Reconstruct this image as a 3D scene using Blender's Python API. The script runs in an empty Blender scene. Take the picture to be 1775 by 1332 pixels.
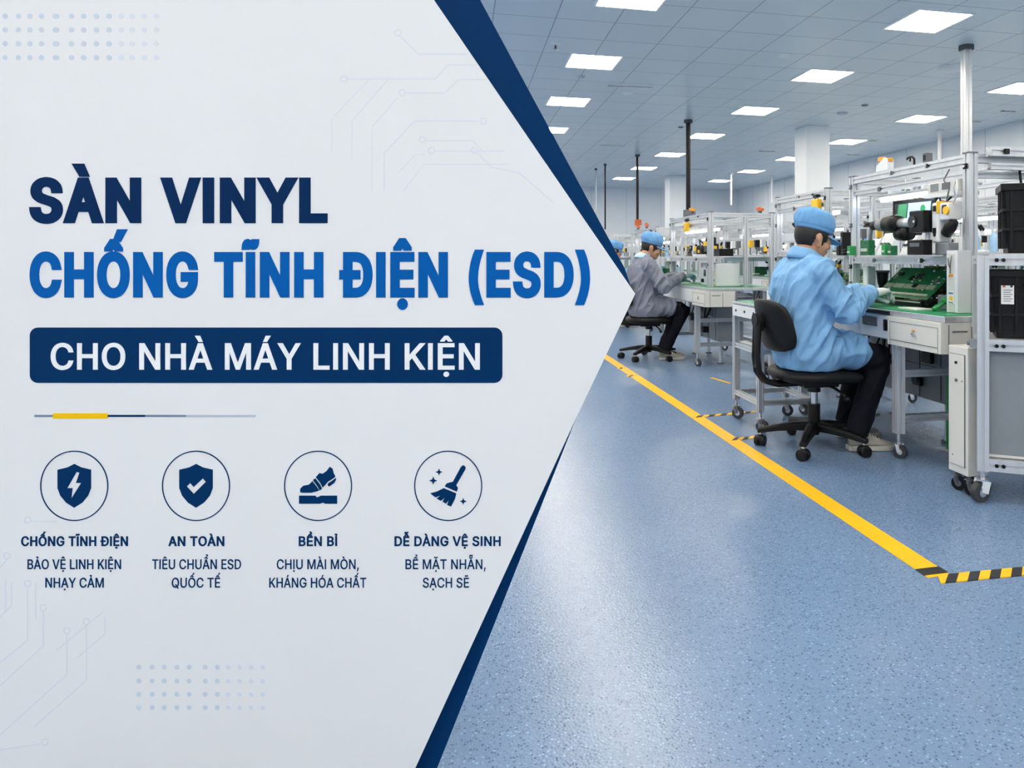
GLYPHS = r"""A|480|16 0 201 509 276 509 463 0 395 0 239 437 85 0,110 142 110 199 370 199 370 142
B|456|60 0 60 509 266 508 310 499 329 491 345 481 371 456 381 442 394 410 398 374 395 344 392 331 387 320 373 301 347 280 326 270 315 267 315 262 327 261 351 252 374 237 394 216 409 189 414 173 418 136 417 117 408 83 400 67 390 52 377 39 362 28 344 18 324 10 301 4 247 0,125 57 272 58 296 63 315 70 330 80 341 92 349 105 354 120 355 149 348 173 335 194 317 211 293 224 264 230 125 231,125 285 252 286 277 291 299 302 316 317 329 337 335 359 336 372 330 403 323 417 313 429 299 439 283 446 263 450 240 452 125 452
C|510|267 -7 235 -5 205 1 177 11 150 25 126 42 104 63 86 88 70 115 57 146 48 179 42 215 40 254 42 293 48 329 57 362 70 393 86 421 104 445 126 466 150 484 177 498 205 508 235 514 267 516 305 513 357 498 388 481 415 460 438 433 448 418 463 385 473 348 408 348 401 373 389 395 375 413 348 435 315 449 267 456 223 450 203 443 184 432 166 419 150 403 137 385 125 364 116 340 109 314 103 254 109 194 116 168 125 145 137 123 166 89 184 76 203 66 223 59 245 54 280 53 315 60 348 74 375 96 389 114 401 136 408 160 473 160 457 107 428 62 416 49 388 28 357 11 323 0 286 -6
D|502|219 0 96 0 96 57 244 58 272 63 296 70 318 81 337 94 354 110 368 128 379 149 388 172 394 198 398 226 398 285 394 312 388 337 379 361 368 381 354 399 338 415 320 428 299 438 275 446 249 450 221 452 93 452 93 509 225 509 261 507 294 501 325 492 353 478 377 461 399 441 418 418 433 391 446 361 455 329 460 293 462 255 460 217 455 181 446 149 433 119 417 92 398 68 376 48 351 31 322 17 291 8 256 2,125 509 125 0 60 0 60 509
E|419|60 0 60 509 372 509 372 452 125 452 125 286 355 286 355 229 125 229 125 57 375 57 375 0
G|520|269 -7 236 -5 205 1 176 11 149 25 125 43 104 64 85 88 69 116 57 146 47 179 42 215 40 254 42 293 47 329 57 362 69 393 85 421 103 445 125 466 149 484 175 498 203 508 233 514 265 516 304 513 340 504 374 489 389 480 416 458 429 445 458 401 470 367 474 349 408 349 393 383 365 420 347 434 304 452 265 456 222 450 202 443 183 432 150 404 125 364 116 340 109 314 103 254 109 194 116 168 125 145 137 124 151 105 166 90 184 76 203 66 246 54 290 54 309 57 328 63 345 71 374 93 386 107 396 123 404 141 414 180 415 199 283 199 283 256 478 256 478 200 476 170 471 141 463 115 451 91 436 69 419 50 399 33 377 19 352 8 326 0 298 -5
H|517|60 0 60 509 125 509 125 289 392 289 392 509 457 509 457 0 392 0 392 232 125 232 125 0
I|185|60 0 60 509 125 509 125 0
K|467|104 145 104 216 202 334 364 509 448 509 231 276,60 0 60 509 125 509 125 0,372 0 188 259 228 309 449 0
L|393|60 0 60 509 125 509 125 57 361 57 361 0
M|628|60 0 60 509 152 509 311 82 476 509 568 509 568 0 504 0 504 431 342 0 286 0 122 428 122 0
N|523|60 0 60 509 136 509 399 89 399 509 463 509 463 0 387 0 125 418 125 0
O|533|267 -7 235 -5 205 1 177 11 150 25 126 42 105 63 86 88 70 115 57 146 48 179 42 215 40 254 42 293 48 329 57 362 70 393 86 421 105 445 126 466 150 484 177 498 205 508 235 514 267 516 299 514 329 508 357 498 384 484 408 466 429 445 448 421 464 393 477 362 486 329 491 293 493 254 491 215 486 179 477 146 464 115 448 88 429 63 408 42 384 25 357 11 329 1 299 -5,267 53 289 54 310 59 330 66 349 76 367 89 383 105 396 123 408 144 418 168 425 194 429 223 429 286 425 314 418 341 408 365 396 386 383 404 367 420 349 433 330 443 310 450 267 456 223 450 203 443 184 433 167 420 151 404 137 385 125 364 116 340 109 314 103 254 109 194 116 168 125 144 137 123 151 105 167 89 184 76 203 66 223 59 245 54
Q|533|245 159 313 159 468 -48 401 -48,267 -7 235 -5 205 1 177 11 150 25 126 42 105 63 86 88 70 115 57 146 48 179 42 215 40 254 42 293 48 329 57 362 70 393 86 421 105 445 126 466 150 484 177 498 205 508 235 514 267 516 299 514 329 508 357 498 384 484 408 466 429 445 448 421 464 393 477 362 486 329 491 293 493 254 491 215 486 179 477 146 464 115 448 88 429 63 408 42 384 25 357 11 329 1 299 -5,267 53 289 54 310 59 330 66 349 76 367 89 383 105 396 123 408 144 418 168 425 194 429 223 429 286 425 314 418 341 408 365 396 386 383 404 367 420 349 433 330 443 310 450 267 456 223 450 203 443 184 433 167 420 151 404 137 385 125 364 116 340 109 314 103 254 109 194 116 168 125 144 137 123 151 105 167 89 184 76 203 66 223 59 245 54
S|447|224 -9 197 -8 149 1 128 9 108 19 91 31 76 45 64 60 54 77 46 96 41 115 38 137 104 137 110 110 123 88 142 71 166 59 194 52 224 49 257 52 286 60 299 66 321 82 336 102 345 126 345 151 338 171 325 186 296 205 245 222 154 249 128 260 105 274 86 289 71 307 60 326 54 348 52 372 53 393 58 413 65 431 75 448 87 463 119 488 138 498 158 506 203 514 227 516 275 511 316 498 334 488 351 476 377 449 387 433 399 397 401 378 337 378 334 396 326 412 316 426 286 447 247 457 225 459 194 456 167 448 145 435 129 418 118 398 115 376 116 363 119 352 124 342 139 326 158 313 212 293 312 264 359 238 379 220 395 198 401 185 405 171 408 139 407 118 403 99 396 81 386 64 374 48 360 34 343 21 302 2 278 -4 252 -8
T|449|32 452 32 509 417 509 417 452 257 452 257 0 193 0 193 452
U|517|259 -8 230 -7 177 5 154 15 133 28 114 43 98 60 85 80 74 101 66 124 60 173 60 509 124 509 125 160 133 128 150 99 160 87 187 68 203 61 220 56 259 52 298 56 315 61 331 68 357 87 368 99 377 113 384 128 392 160 393 509 457 509 456 148 451 124 443 101 433 80 419 60 403 43 384 28 363 15 340 5 315 -2 288 -7
V|480|204 0 16 509 84 509 242 58 395 509 463 509 278 0
Y|472|203 0 203 208 16 509 91 509 237 266 381 509 455 509 268 208 268 0
À|480|16 0 201 509 276 509 463 0 395 0 239 437 85 0,110 142 110 199 370 199 370 142,216 558 150 659 218 659 266 558
Á|480|16 0 201 509 276 509 463 0 395 0 239 437 85 0,110 142 110 199 370 199 370 142,213 558 260 659 329 659 263 558
Ả|480|16 0 201 509 276 509 463 0 395 0 239 437 85 0,110 142 110 199 370 199 370 142,260 558 214 558 240 611 240 615 230 619 183 619 183 659 258 656 281 643 289 627 288 609 278 588
Ạ|480|16 0 201 509 276 509 463 0 395 0 239 437 85 0,110 142 110 199 370 199 370 142,241 -144 232 -144 217 -138 201 -120 198 -104 201 -88 211 -75 225 -66 232 -64 249 -64 257 -66 271 -75 280 -88 283 -96 283 -112 271 -133 249 -144
Ẩ|480|16 0 201 509 276 509 463 0 395 0 239 437 85 0,110 142 110 199 370 199 370 142,193 555 132 555 132 558 213 649 271 649 351 558 351 555 290 555 242 615,333 676 286 676 310 725 303 730 253 730 253 770 313 770 335 765 350 755 355 749 360 734 358 718 348 699
Ấ|480|16 0 201 509 276 509 463 0 395 0 239 437 85 0,110 142 110 199 370 199 370 142,193 555 132 555 132 558 213 649 271 649 351 558 351 555 290 555 242 615,288 676 336 770 404 770 338 676
Ặ|480|16 0 201 509 276 509 463 0 395 0 239 437 85 0,110 142 110 199 370 199 370 142,240 562 213 566 190 575 170 590 154 610 148 621 142 646 141 659 186 659 190 637 194 628 209 614 218 609 240 606 261 609 270 614 285 628 290 637 294 659 339 659 335 633 326 610 310 590 290 575 266 566,241 -144 232 -144 217 -138 201 -120 198 -104 201 -88 211 -75 225 -66 232 -64 249 -64 257 -66 271 -75 280 -88 283 -96 283 -112 271 -133 249 -144
Ẵ|480|16 0 201 509 276 509 463 0 395 0 239 437 85 0,110 142 110 199 370 199 370 142,240 553 226 554 190 566 162 590 150 612 143 636 142 649 186 649 190 628 201 611 209 604 218 599 240 596 261 599 270 604 285 619 290 628 293 649 337 649 334 624 330 612 317 590 299 573 289 566 266 557,287 686 251 694 220 710 204 714 196 712 189 701 186 687 143 687 147 715 158 738 165 747 175 753 186 757 211 757 244 743 276 729 285 729 294 735 300 757 342 757 337 728 333 716 327 705 310 691 299 687
Ẫ|480|16 0 201 509 276 509 463 0 395 0 239 437 85 0,110 142 110 199 370 199 370 142,193 555 132 555 132 558 213 649 271 649 351 558 351 555 290 555 242 615,286 686 255 692 207 714 199 714 190 706 185 687 142 687 143 702 146 715 157 738 164 747 173 753 185 757 216 756 271 730 287 731 293 736 299 757 340 757 336 728 325 705 308 691 298 687
Ố|533|267 -7 235 -5 205 1 177 11 150 25 126 42 105 63 86 88 70 115 57 146 48 179 42 215 40 254 42 293 48 329 57 362 70 393 86 421 105 445 126 466 150 484 177 498 205 508 235 514 267 516 299 514 329 508 357 498 384 484 408 466 429 445 448 421 464 393 477 362 486 329 491 293 493 254 491 215 486 179 477 146 464 115 448 88 429 63 408 42 384 25 357 11 329 1 299 -5,267 53 289 54 310 59 330 66 349 76 367 89 383 105 396 123 408 144 418 168 425 194 429 223 429 286 425 314 418 341 408 365 396 386 383 404 367 420 349 433 330 443 310 450 267 456 223 450 203 443 184 433 167 420 151 404 137 385 125 364 116 340 109 314 103 254 109 194 116 168 125 144 137 123 151 105 167 89 184 76 203 66 223 59 245 54,220 555 160 555 160 558 240 649 298 649 379 558 379 555 318 555 269 615,315 676 363 770 431 770 365 676
Ô|533|267 -7 235 -5 205 1 177 11 150 25 126 42 105 63 86 88 70 115 57 146 48 179 42 215 40 254 42 293 48 329 57 362 70 393 86 421 105 445 126 466 150 484 177 498 205 508 235 514 267 516 299 514 329 508 357 498 384 484 408 466 429 445 448 421 464 393 477 362 486 329 491 293 493 254 491 215 486 179 477 146 464 115 448 88 429 63 408 42 384 25 357 11 329 1 299 -5,267 53 289 54 310 59 330 66 349 76 367 89 383 105 396 123 408 144 418 168 425 194 429 223 429 286 425 314 418 341 408 365 396 386 383 404 367 420 349 433 330 443 310 450 267 456 223 450 203 443 184 433 167 420 151 404 137 385 125 364 116 340 109 314 103 254 109 194 116 168 125 144 137 123 151 105 167 89 184 76 203 66 223 59 245 54,218 565 158 565 158 567 238 659 296 659 377 567 377 565 315 565 267 624
Ò|533|267 -7 235 -5 205 1 177 11 150 25 126 42 105 63 86 88 70 115 57 146 48 179 42 215 40 254 42 293 48 329 57 362 70 393 86 421 105 445 126 466 150 484 177 498 205 508 235 514 267 516 299 514 329 508 357 498 384 484 408 466 429 445 448 421 464 393 477 362 486 329 491 293 493 254 491 215 486 179 477 146 464 115 448 88 429 63 408 42 384 25 357 11 329 1 299 -5,267 53 289 54 310 59 330 66 349 76 367 89 383 105 396 123 408 144 418 168 425 194 429 223 429 286 425 314 418 341 408 365 396 386 383 404 367 420 349 433 330 443 310 450 267 456 223 450 203 443 184 433 167 420 151 404 137 385 125 364 116 340 109 314 103 254 109 194 116 168 125 144 137 123 151 105 167 89 184 76 203 66 223 59 245 54,243 558 177 659 245 659 293 558
Ó|533|267 -7 235 -5 205 1 177 11 150 25 126 42 105 63 86 88 70 115 57 146 48 179 42 215 40 254 42 293 48 329 57 362 70 393 86 421 105 445 126 466 150 484 177 498 205 508 235 514 267 516 299 514 329 508 357 498 384 484 408 466 429 445 448 421 464 393 477 362 486 329 491 293 493 254 491 215 486 179 477 146 464 115 448 88 429 63 408 42 384 25 357 11 329 1 299 -5,267 53 289 54 310 59 330 66 349 76 367 89 383 105 396 123 408 144 418 168 425 194 429 223 429 286 425 314 418 341 408 365 396 386 383 404 367 420 349 433 330 443 310 450 267 456 223 450 203 443 184 433 167 420 151 404 137 385 125 364 116 340 109 314 103 254 109 194 116 168 125 144 137 123 151 105 167 89 184 76 203 66 223 59 245 54,240 558 288 659 356 659 290 558
Ệ|419|60 0 60 509 372 509 372 452 125 452 125 286 355 286 355 229 125 229 125 57 375 57 375 0,169 565 109 565 109 567 189 659 247 659 327 567 327 565 266 565 218 624,219 -144 210 -144 196 -138 189 -133 180 -120 177 -112 177 -96 189 -75 203 -66 210 -64 227 -64 235 -66 249 -75 258 -88 262 -104 255 -126 242 -138 227 -144
Ế|419|60 0 60 509 372 509 372 452 125 452 125 286 355 286 355 229 125 229 125 57 375 57 375 0,171 555 111 555 111 558 191 649 249 649 329 558 329 555 268 555 220 615,266 676 314 770 382 770 316 676
Ề|419|60 0 60 509 372 509 372 452 125 452 125 286 355 286 355 229 125 229 125 57 375 57 375 0,171 555 111 555 111 558 191 649 249 649 329 558 329 555 268 555 220 615,283 676 217 770 285 770 333 676
Ễ|419|60 0 60 509 372 509 372 452 125 452 125 286 355 286 355 229 125 229 125 57 375 57 375 0,171 555 111 555 111 558 191 649 249 649 329 558 329 555 268 555 220 615,264 686 234 692 185 714 177 714 168 706 163 687 120 687 121 702 124 715 135 738 142 747 152 753 163 757 194 756 249 730 265 731 271 736 277 757 319 757 314 728 310 716 296 697 276 687
Ẽ|419|60 0 60 509 372 509 372 452 125 452 125 286 355 286 355 229 125 229 125 57 375 57 375 0,263 576 226 584 183 604 172 602 166 595 161 577 119 577 120 592 127 617 133 628 150 643 174 648 209 639 247 620 260 619 269 625 275 646 317 646 316 631 313 618 302 595 285 580
Ê|419|60 0 60 509 372 509 372 452 125 452 125 286 355 286 355 229 125 229 125 57 375 57 375 0,169 565 109 565 109 567 189 659 247 659 327 567 327 565 266 565 218 624
Ĩ|185|60 0 60 509 125 509 125 0,137 576 100 584 57 604 46 602 37 587 36 577 -7 577 -6 592 -3 605 8 628 24 643 48 648 84 639 117 621 134 619 143 625 150 646 191 646 190 631 187 618 176 595 169 587 159 580 149 577
Ỉ|185|60 0 60 509 125 509 125 0,113 558 67 558 93 611 91 617 83 619 36 619 36 659 110 656 129 647 140 633 142 615 131 588
Ị|185|60 0 60 509 125 509 125 0,93 -144 85 -144 70 -138 63 -133 54 -120 51 -104 54 -88 63 -75 77 -66 102 -64 110 -66 123 -75 133 -88 136 -104 133 -120 123 -133 117 -138 102 -144
Đ|513|230 0 107 0 107 57 255 58 283 63 307 70 329 81 348 94 365 110 379 128 390 149 399 172 405 198 409 226 409 285 405 312 399 337 390 361 379 381 365 399 349 415 330 428 309 438 286 446 260 450 232 452 104 452 104 509 236 509 272 507 305 501 336 492 363 478 388 461 410 441 429 418 444 391 457 361 465 329 471 293 473 255 471 217 465 181 457 149 444 119 428 92 409 68 387 48 362 31 333 17 301 8 267 2,136 509 136 0 71 0 71 509,7 228 7 281 270 281 270 228
(|273|89 207 92 264 107 354 122 413 153 494 164 517 177 539 236 539 201 457 174 370 161 313 152 232 152 184 156 138 165 91 188 16 209 -38 236 -96 177 -96 156 -59 124 16 111 55 95 131 90 169
)|273|37 -96 52 -66 95 44 113 116 120 162 122 207 116 285 106 342 73 457 37 539 97 539 121 494 142 441 167 354 178 293 184 207 183 168 171 92 149 15 117 -59 97 -96
,|188|38 -119 68 71 137 71 84 -119
 |188|"""
import bpy, bmesh, math, random
import numpy as np
from mathutils import Vector, Matrix, Euler, noise
from mathutils.geometry import tessellate_polygon

random.seed(7)
SC = bpy.context.scene
COL = SC.collection
PI = math.pi

# ------------------------------------------------------------------ camera geometry
F_PX, CX, CY, CAM_H, CEIL = 1250.0, 1090.0, 447.0, 1.02, 3.37
YAW = math.atan(290 / 1250)
CO, SI = math.cos(YAW), math.sin(YAW)


def depth_point(px, py, depth):
    u, v = (px - CX) / F_PX * depth, (CY - py) / F_PX * depth
    return Vector((CO * u + SI * depth, -SI * u + CO * depth, CAM_H + v))


def floor_point(px, py):
    return depth_point(px, py, CAM_H * F_PX / (py - CY))


def ceil_point(px, py):
    return depth_point(px, py, (CEIL - CAM_H) * F_PX / (CY - py))


def y_at(px, x):           # world y where the pixel column px meets the plane x
    u = (px - CX) / F_PX
    return x * (CO - u * SI) / (SI + u * CO)


def z_at(py, x, y):        # world z seen in pixel row py at plan position x, y
    return CAM_H + (CY - py) / F_PX * (x * SI + y * CO)


def x_at(px, y):
    u = (px - CX) / F_PX
    return y * (SI + u * CO) / (CO - u * SI)


cam_data = bpy.data.cameras.new('camera')
cam = bpy.data.objects.new('camera', cam_data)
COL.objects.link(cam)
cam.location = (0, 0, CAM_H)
cam.rotation_euler = (PI / 2, 0, -YAW)
cam_data.sensor_fit = 'HORIZONTAL'
cam_data.sensor_width = 36
cam_data.lens = 36 * F_PX / 1775
cam_data.shift_x = 0.5 - CX / 1775
cam_data.shift_y = -(666 - CY) / 1775
cam_data.clip_start = 0.05
cam_data.clip_end = 200
SC.camera = cam

SC.view_settings.view_transform = 'Standard'
SC.view_settings.look = 'None'
SC.view_settings.gamma = 1
SC.view_settings.exposure = 0.46
SC.view_settings.use_curve_mapping = False
SC.cycles.use_denoising = True
SC.cycles.max_bounces = 8
SC.cycles.diffuse_bounces = 5
SC.cycles.glossy_bounces = 4
SC.cycles.transmission_bounces = 4
SC.cycles.sample_clamp_indirect = 6
SC.cycles.caustics_reflective = False
SC.cycles.caustics_refractive = False
world = bpy.data.worlds.new('world')
SC.world = world
world.use_nodes = True
world.node_tree.nodes['Background'].inputs[0].default_value = (0.6, 0.75, 0.9, 1)
world.node_tree.nodes['Background'].inputs[1].default_value = 0.3


# ------------------------------------------------------------------ materials
def lin(c):
    c = c / 255.0
    return c / 12.92 if c <= 0.04045 else ((c + 0.055) / 1.055) ** 2.4


def rgb(r, g, b):
    return (lin(r), lin(g), lin(b), 1)


def mat(name, col, rough=0.5, metal=0.0, var=0.06, scale=14.0, bump=0.0, bscale=60.0, stretch=None, spec=0.5):
    m = bpy.data.materials.new(name)
    m.use_nodes = True
    nt = m.node_tree
    b = nt.nodes['Principled BSDF']
    c = rgb(*col)
    tc = nt.nodes.new('ShaderNodeTexCoord')
    src = tc.outputs['Object']
    if stretch:
        mp = nt.nodes.new('ShaderNodeMapping')
        mp.inputs['Scale'].default_value = stretch
        nt.links.new(src, mp.inputs['Vector'])
        src = mp.outputs['Vector']
    n = nt.nodes.new('ShaderNodeTexNoise')
    n.inputs['Scale'].default_value = scale
    n.inputs['Detail'].default_value = 3
    nt.links.new(src, n.inputs['Vector'])
    r = nt.nodes.new('ShaderNodeValToRGB')
    r.color_ramp.elements[0].position = 0.3
    r.color_ramp.elements[1].position = 0.7
    r.color_ramp.elements[0].color = tuple(x * (1 - var) for x in c[:3]) + (1,)
    r.color_ramp.elements[1].color = tuple(min(1, x * (1 + var)) for x in c[:3]) + (1,)
    nt.links.new(n.outputs['Fac'], r.inputs['Fac'])
    nt.links.new(r.outputs['Color'], b.inputs['Base Color'])
    b.inputs['Roughness'].default_value = rough
    b.inputs['Metallic'].default_value = metal
    b.inputs['Specular IOR Level'].default_value = spec
    if bump:
        n2 = nt.nodes.new('ShaderNodeTexNoise')
        n2.inputs['Scale'].default_value = bscale
        nt.links.new(tc.outputs['Object'], n2.inputs['Vector'])
        bp = nt.nodes.new('ShaderNodeBump')
        bp.inputs['Strength'].default_value = bump
        bp.inputs['Distance'].default_value = 0.004
        nt.links.new(n2.outputs['Fac'], bp.inputs['Height'])
        nt.links.new(bp.outputs['Normal'], b.inputs['Normal'])
    return m


def emit(name, col, strength):
    m = bpy.data.materials.new(name)
    m.use_nodes = True
    nt = m.node_tree
    b = nt.nodes['Principled BSDF']
    b.inputs['Base Color'].default_value = rgb(*col)
    b.inputs['Emission Color'].default_value = rgb(*col)
    b.inputs['Emission Strength'].default_value = strength
    return m


def speckled_floor():
    m = bpy.data.materials.new('speckled_vinyl')
    m.use_nodes = True
    nt = m.node_tree
    b = nt.nodes['Principled BSDF']
    tc = nt.nodes.new('ShaderNodeTexCoord')

    def vor(scale, lo, hi, ca, cb):
        v = nt.nodes.new('ShaderNodeTexVoronoi')
        v.inputs['Scale'].default_value = scale
        nt.links.new(tc.outputs['Object'], v.inputs['Vector'])
        w = nt.nodes.new('ShaderNodeSeparateColor')
        nt.links.new(v.outputs['Color'], w.inputs['Color'])
        r = nt.nodes.new('ShaderNodeValToRGB')
        r.color_ramp.elements[0].position = lo
        r.color_ramp.elements[1].position = hi
        r.color_ramp.elements[0].color = ca
        r.color_ramp.elements[1].color = cb
        nt.links.new(w.outputs['Red'], r.inputs['Fac'])
        return v, r
    base = nt.nodes.new('ShaderNodeTexNoise')
    base.inputs['Scale'].default_value = 1.3
    base.inputs['Detail'].default_value = 4
    nt.links.new(tc.outputs['Object'], base.inputs['Vector'])
    br = nt.nodes.new('ShaderNodeValToRGB')
    br.color_ramp.elements[0].color = rgb(*FLOOR_A)
    br.color_ramp.elements[1].color = rgb(*FLOOR_B)
    nt.links.new(base.outputs['Fac'], br.inputs['Fac'])
    v1, r1 = vor(165, 0.0, 1.0, (0.0, 0.0, 0.0, 1), (1, 1, 1, 1))
    r1.color_ramp.interpolation = 'CONSTANT'
    e = r1.color_ramp.elements
    e[0].color = (0.42, 0.47, 0.55, 1)
    e[1].position = 0.13
    e[1].color = (0.72, 0.75, 0.79, 1)
    for q_, c_ in ((0.3, 1.0), (0.82, 1.22), (0.93, 1.6)):
        q = r1.color_ramp.elements.new(q_)
        q.color = (c_, c_, c_, 1)
    # only the middle of each cell takes the chip colour
    ch = nt.nodes.new('ShaderNodeValToRGB')
    ch.color_ramp.elements[0].position = 0.33
    ch.color_ramp.elements[1].position = 0.5
    ch.color_ramp.elements[0].color = (1, 1, 1, 1)
    ch.color_ramp.elements[1].color = (0.12, 0.12, 0.12, 1)
    nt.links.new(v1.outputs['Distance'], ch.inputs['Fac'])
    chip = nt.nodes.new('ShaderNodeMix')
    chip.data_type = 'RGBA'
    chip.inputs[6].default_value = (1, 1, 1, 1)
    nt.links.new(ch.outputs['Color'], chip.inputs[0])
    nt.links.new(r1.outputs['Color'], chip.inputs[7])
    mx = nt.nodes.new('ShaderNodeMix')
    mx.data_type = 'RGBA'
    mx.blend_type = 'MULTIPLY'
    mx.inputs[0].default_value = 1
    nt.links.new(br.outputs['Color'], mx.inputs[6])
    nt.links.new(chip.outputs[2], mx.inputs[7])
    nt.links.new(mx.outputs[2], b.inputs['Base Color'])
    bp = nt.nodes.new('ShaderNodeBump')
    bp.inputs['Strength'].default_value = 0.22
    bp.inputs['Distance'].default_value = 0.0015
    nt.links.new(v1.outputs['Distance'], bp.inputs['Height'])
    nt.links.new(bp.outputs['Normal'], b.inputs['Normal'])
    b.inputs['Roughness'].default_value = 0.27
    b.inputs['Specular IOR Level'].default_value = 0.55
    return m


def ceiling_tiles():
    m = bpy.data.materials.new('ceiling_tiles')
    m.use_nodes = True
    nt = m.node_tree
    b = nt.nodes['Principled BSDF']
    tc = nt.nodes.new('ShaderNodeTexCoord')
    br = nt.nodes.new('ShaderNodeTexBrick')
    br.offset = 0
    br.inputs['Scale'].default_value = 1
    br.inputs['Brick Width'].default_value = TILE
    br.inputs['Row Height'].default_value = TILE
    br.inputs['Mortar Size'].default_value = 0.006
    br.inputs['Mortar Smooth'].default_value = 0.2
    br.inputs['Color1'].default_value = rgb(*CEIL_A)
    br.inputs['Color2'].default_value = rgb(*CEIL_B)
    br.inputs['Mortar'].default_value = rgb(140, 160, 178)
    mp = nt.nodes.new('ShaderNodeMapping')
    mp.inputs['Location'].default_value = (TILE_X, TILE_Y, 0)
    nt.links.new(tc.outputs['Object'], mp.inputs['Vector'])
    nt.links.new(mp.outputs['Vector'], br.inputs['Vector'])
    nt.links.new(br.outputs['Color'], b.inputs['Base Color'])
    bp = nt.nodes.new('ShaderNodeBump')
    bp.inputs['Strength'].default_value = 0.5
    bp.inputs['Distance'].default_value = 0.004
    bp.invert = True
    nt.links.new(br.outputs['Fac'], bp.inputs['Height'])
    nt.links.new(bp.outputs['Normal'], b.inputs['Normal'])
    b.inputs['Roughness'].default_value = 0.33
    return m


def board_mat(name, col):
    """green circuit board with printed tracks"""
    m = bpy.data.materials.new(name)
    m.use_nodes = True
    nt = m.node_tree
    b = nt.nodes['Principled BSDF']
    tc = nt.nodes.new('ShaderNodeTexCoord')
    v = nt.nodes.new('ShaderNodeTexVoronoi')
    v.distance = 'MANHATTAN'
    v.feature = 'DISTANCE_TO_EDGE'
    v.inputs['Scale'].default_value = 60
    nt.links.new(tc.outputs['Object'], v.inputs['Vector'])
    r = nt.nodes.new('ShaderNodeValToRGB')
    r.color_ramp.elements[0].position = 0.03
    r.color_ramp.elements[1].position = 0.09
    r.color_ramp.elements[0].color = tuple(min(1, x * 1.9 + 0.004) for x in rgb(*col)[:3]) + (1,)
    r.color_ramp.elements[1].color = rgb(*col)
    nt.links.new(v.outputs['Distance'], r.inputs['Fac'])
    nt.links.new(r.outputs['Color'], b.inputs['Base Color'])
    b.inputs['Roughness'].default_value = 0.35
    return m


FLOOR_A, FLOOR_B = (97, 122, 155), (110, 135, 167)
CEIL_A, CEIL_B = (214, 225, 233), (209, 221, 230)
TILE, TILE_X, TILE_Y = 0.6, 0.3, 0.15

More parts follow.
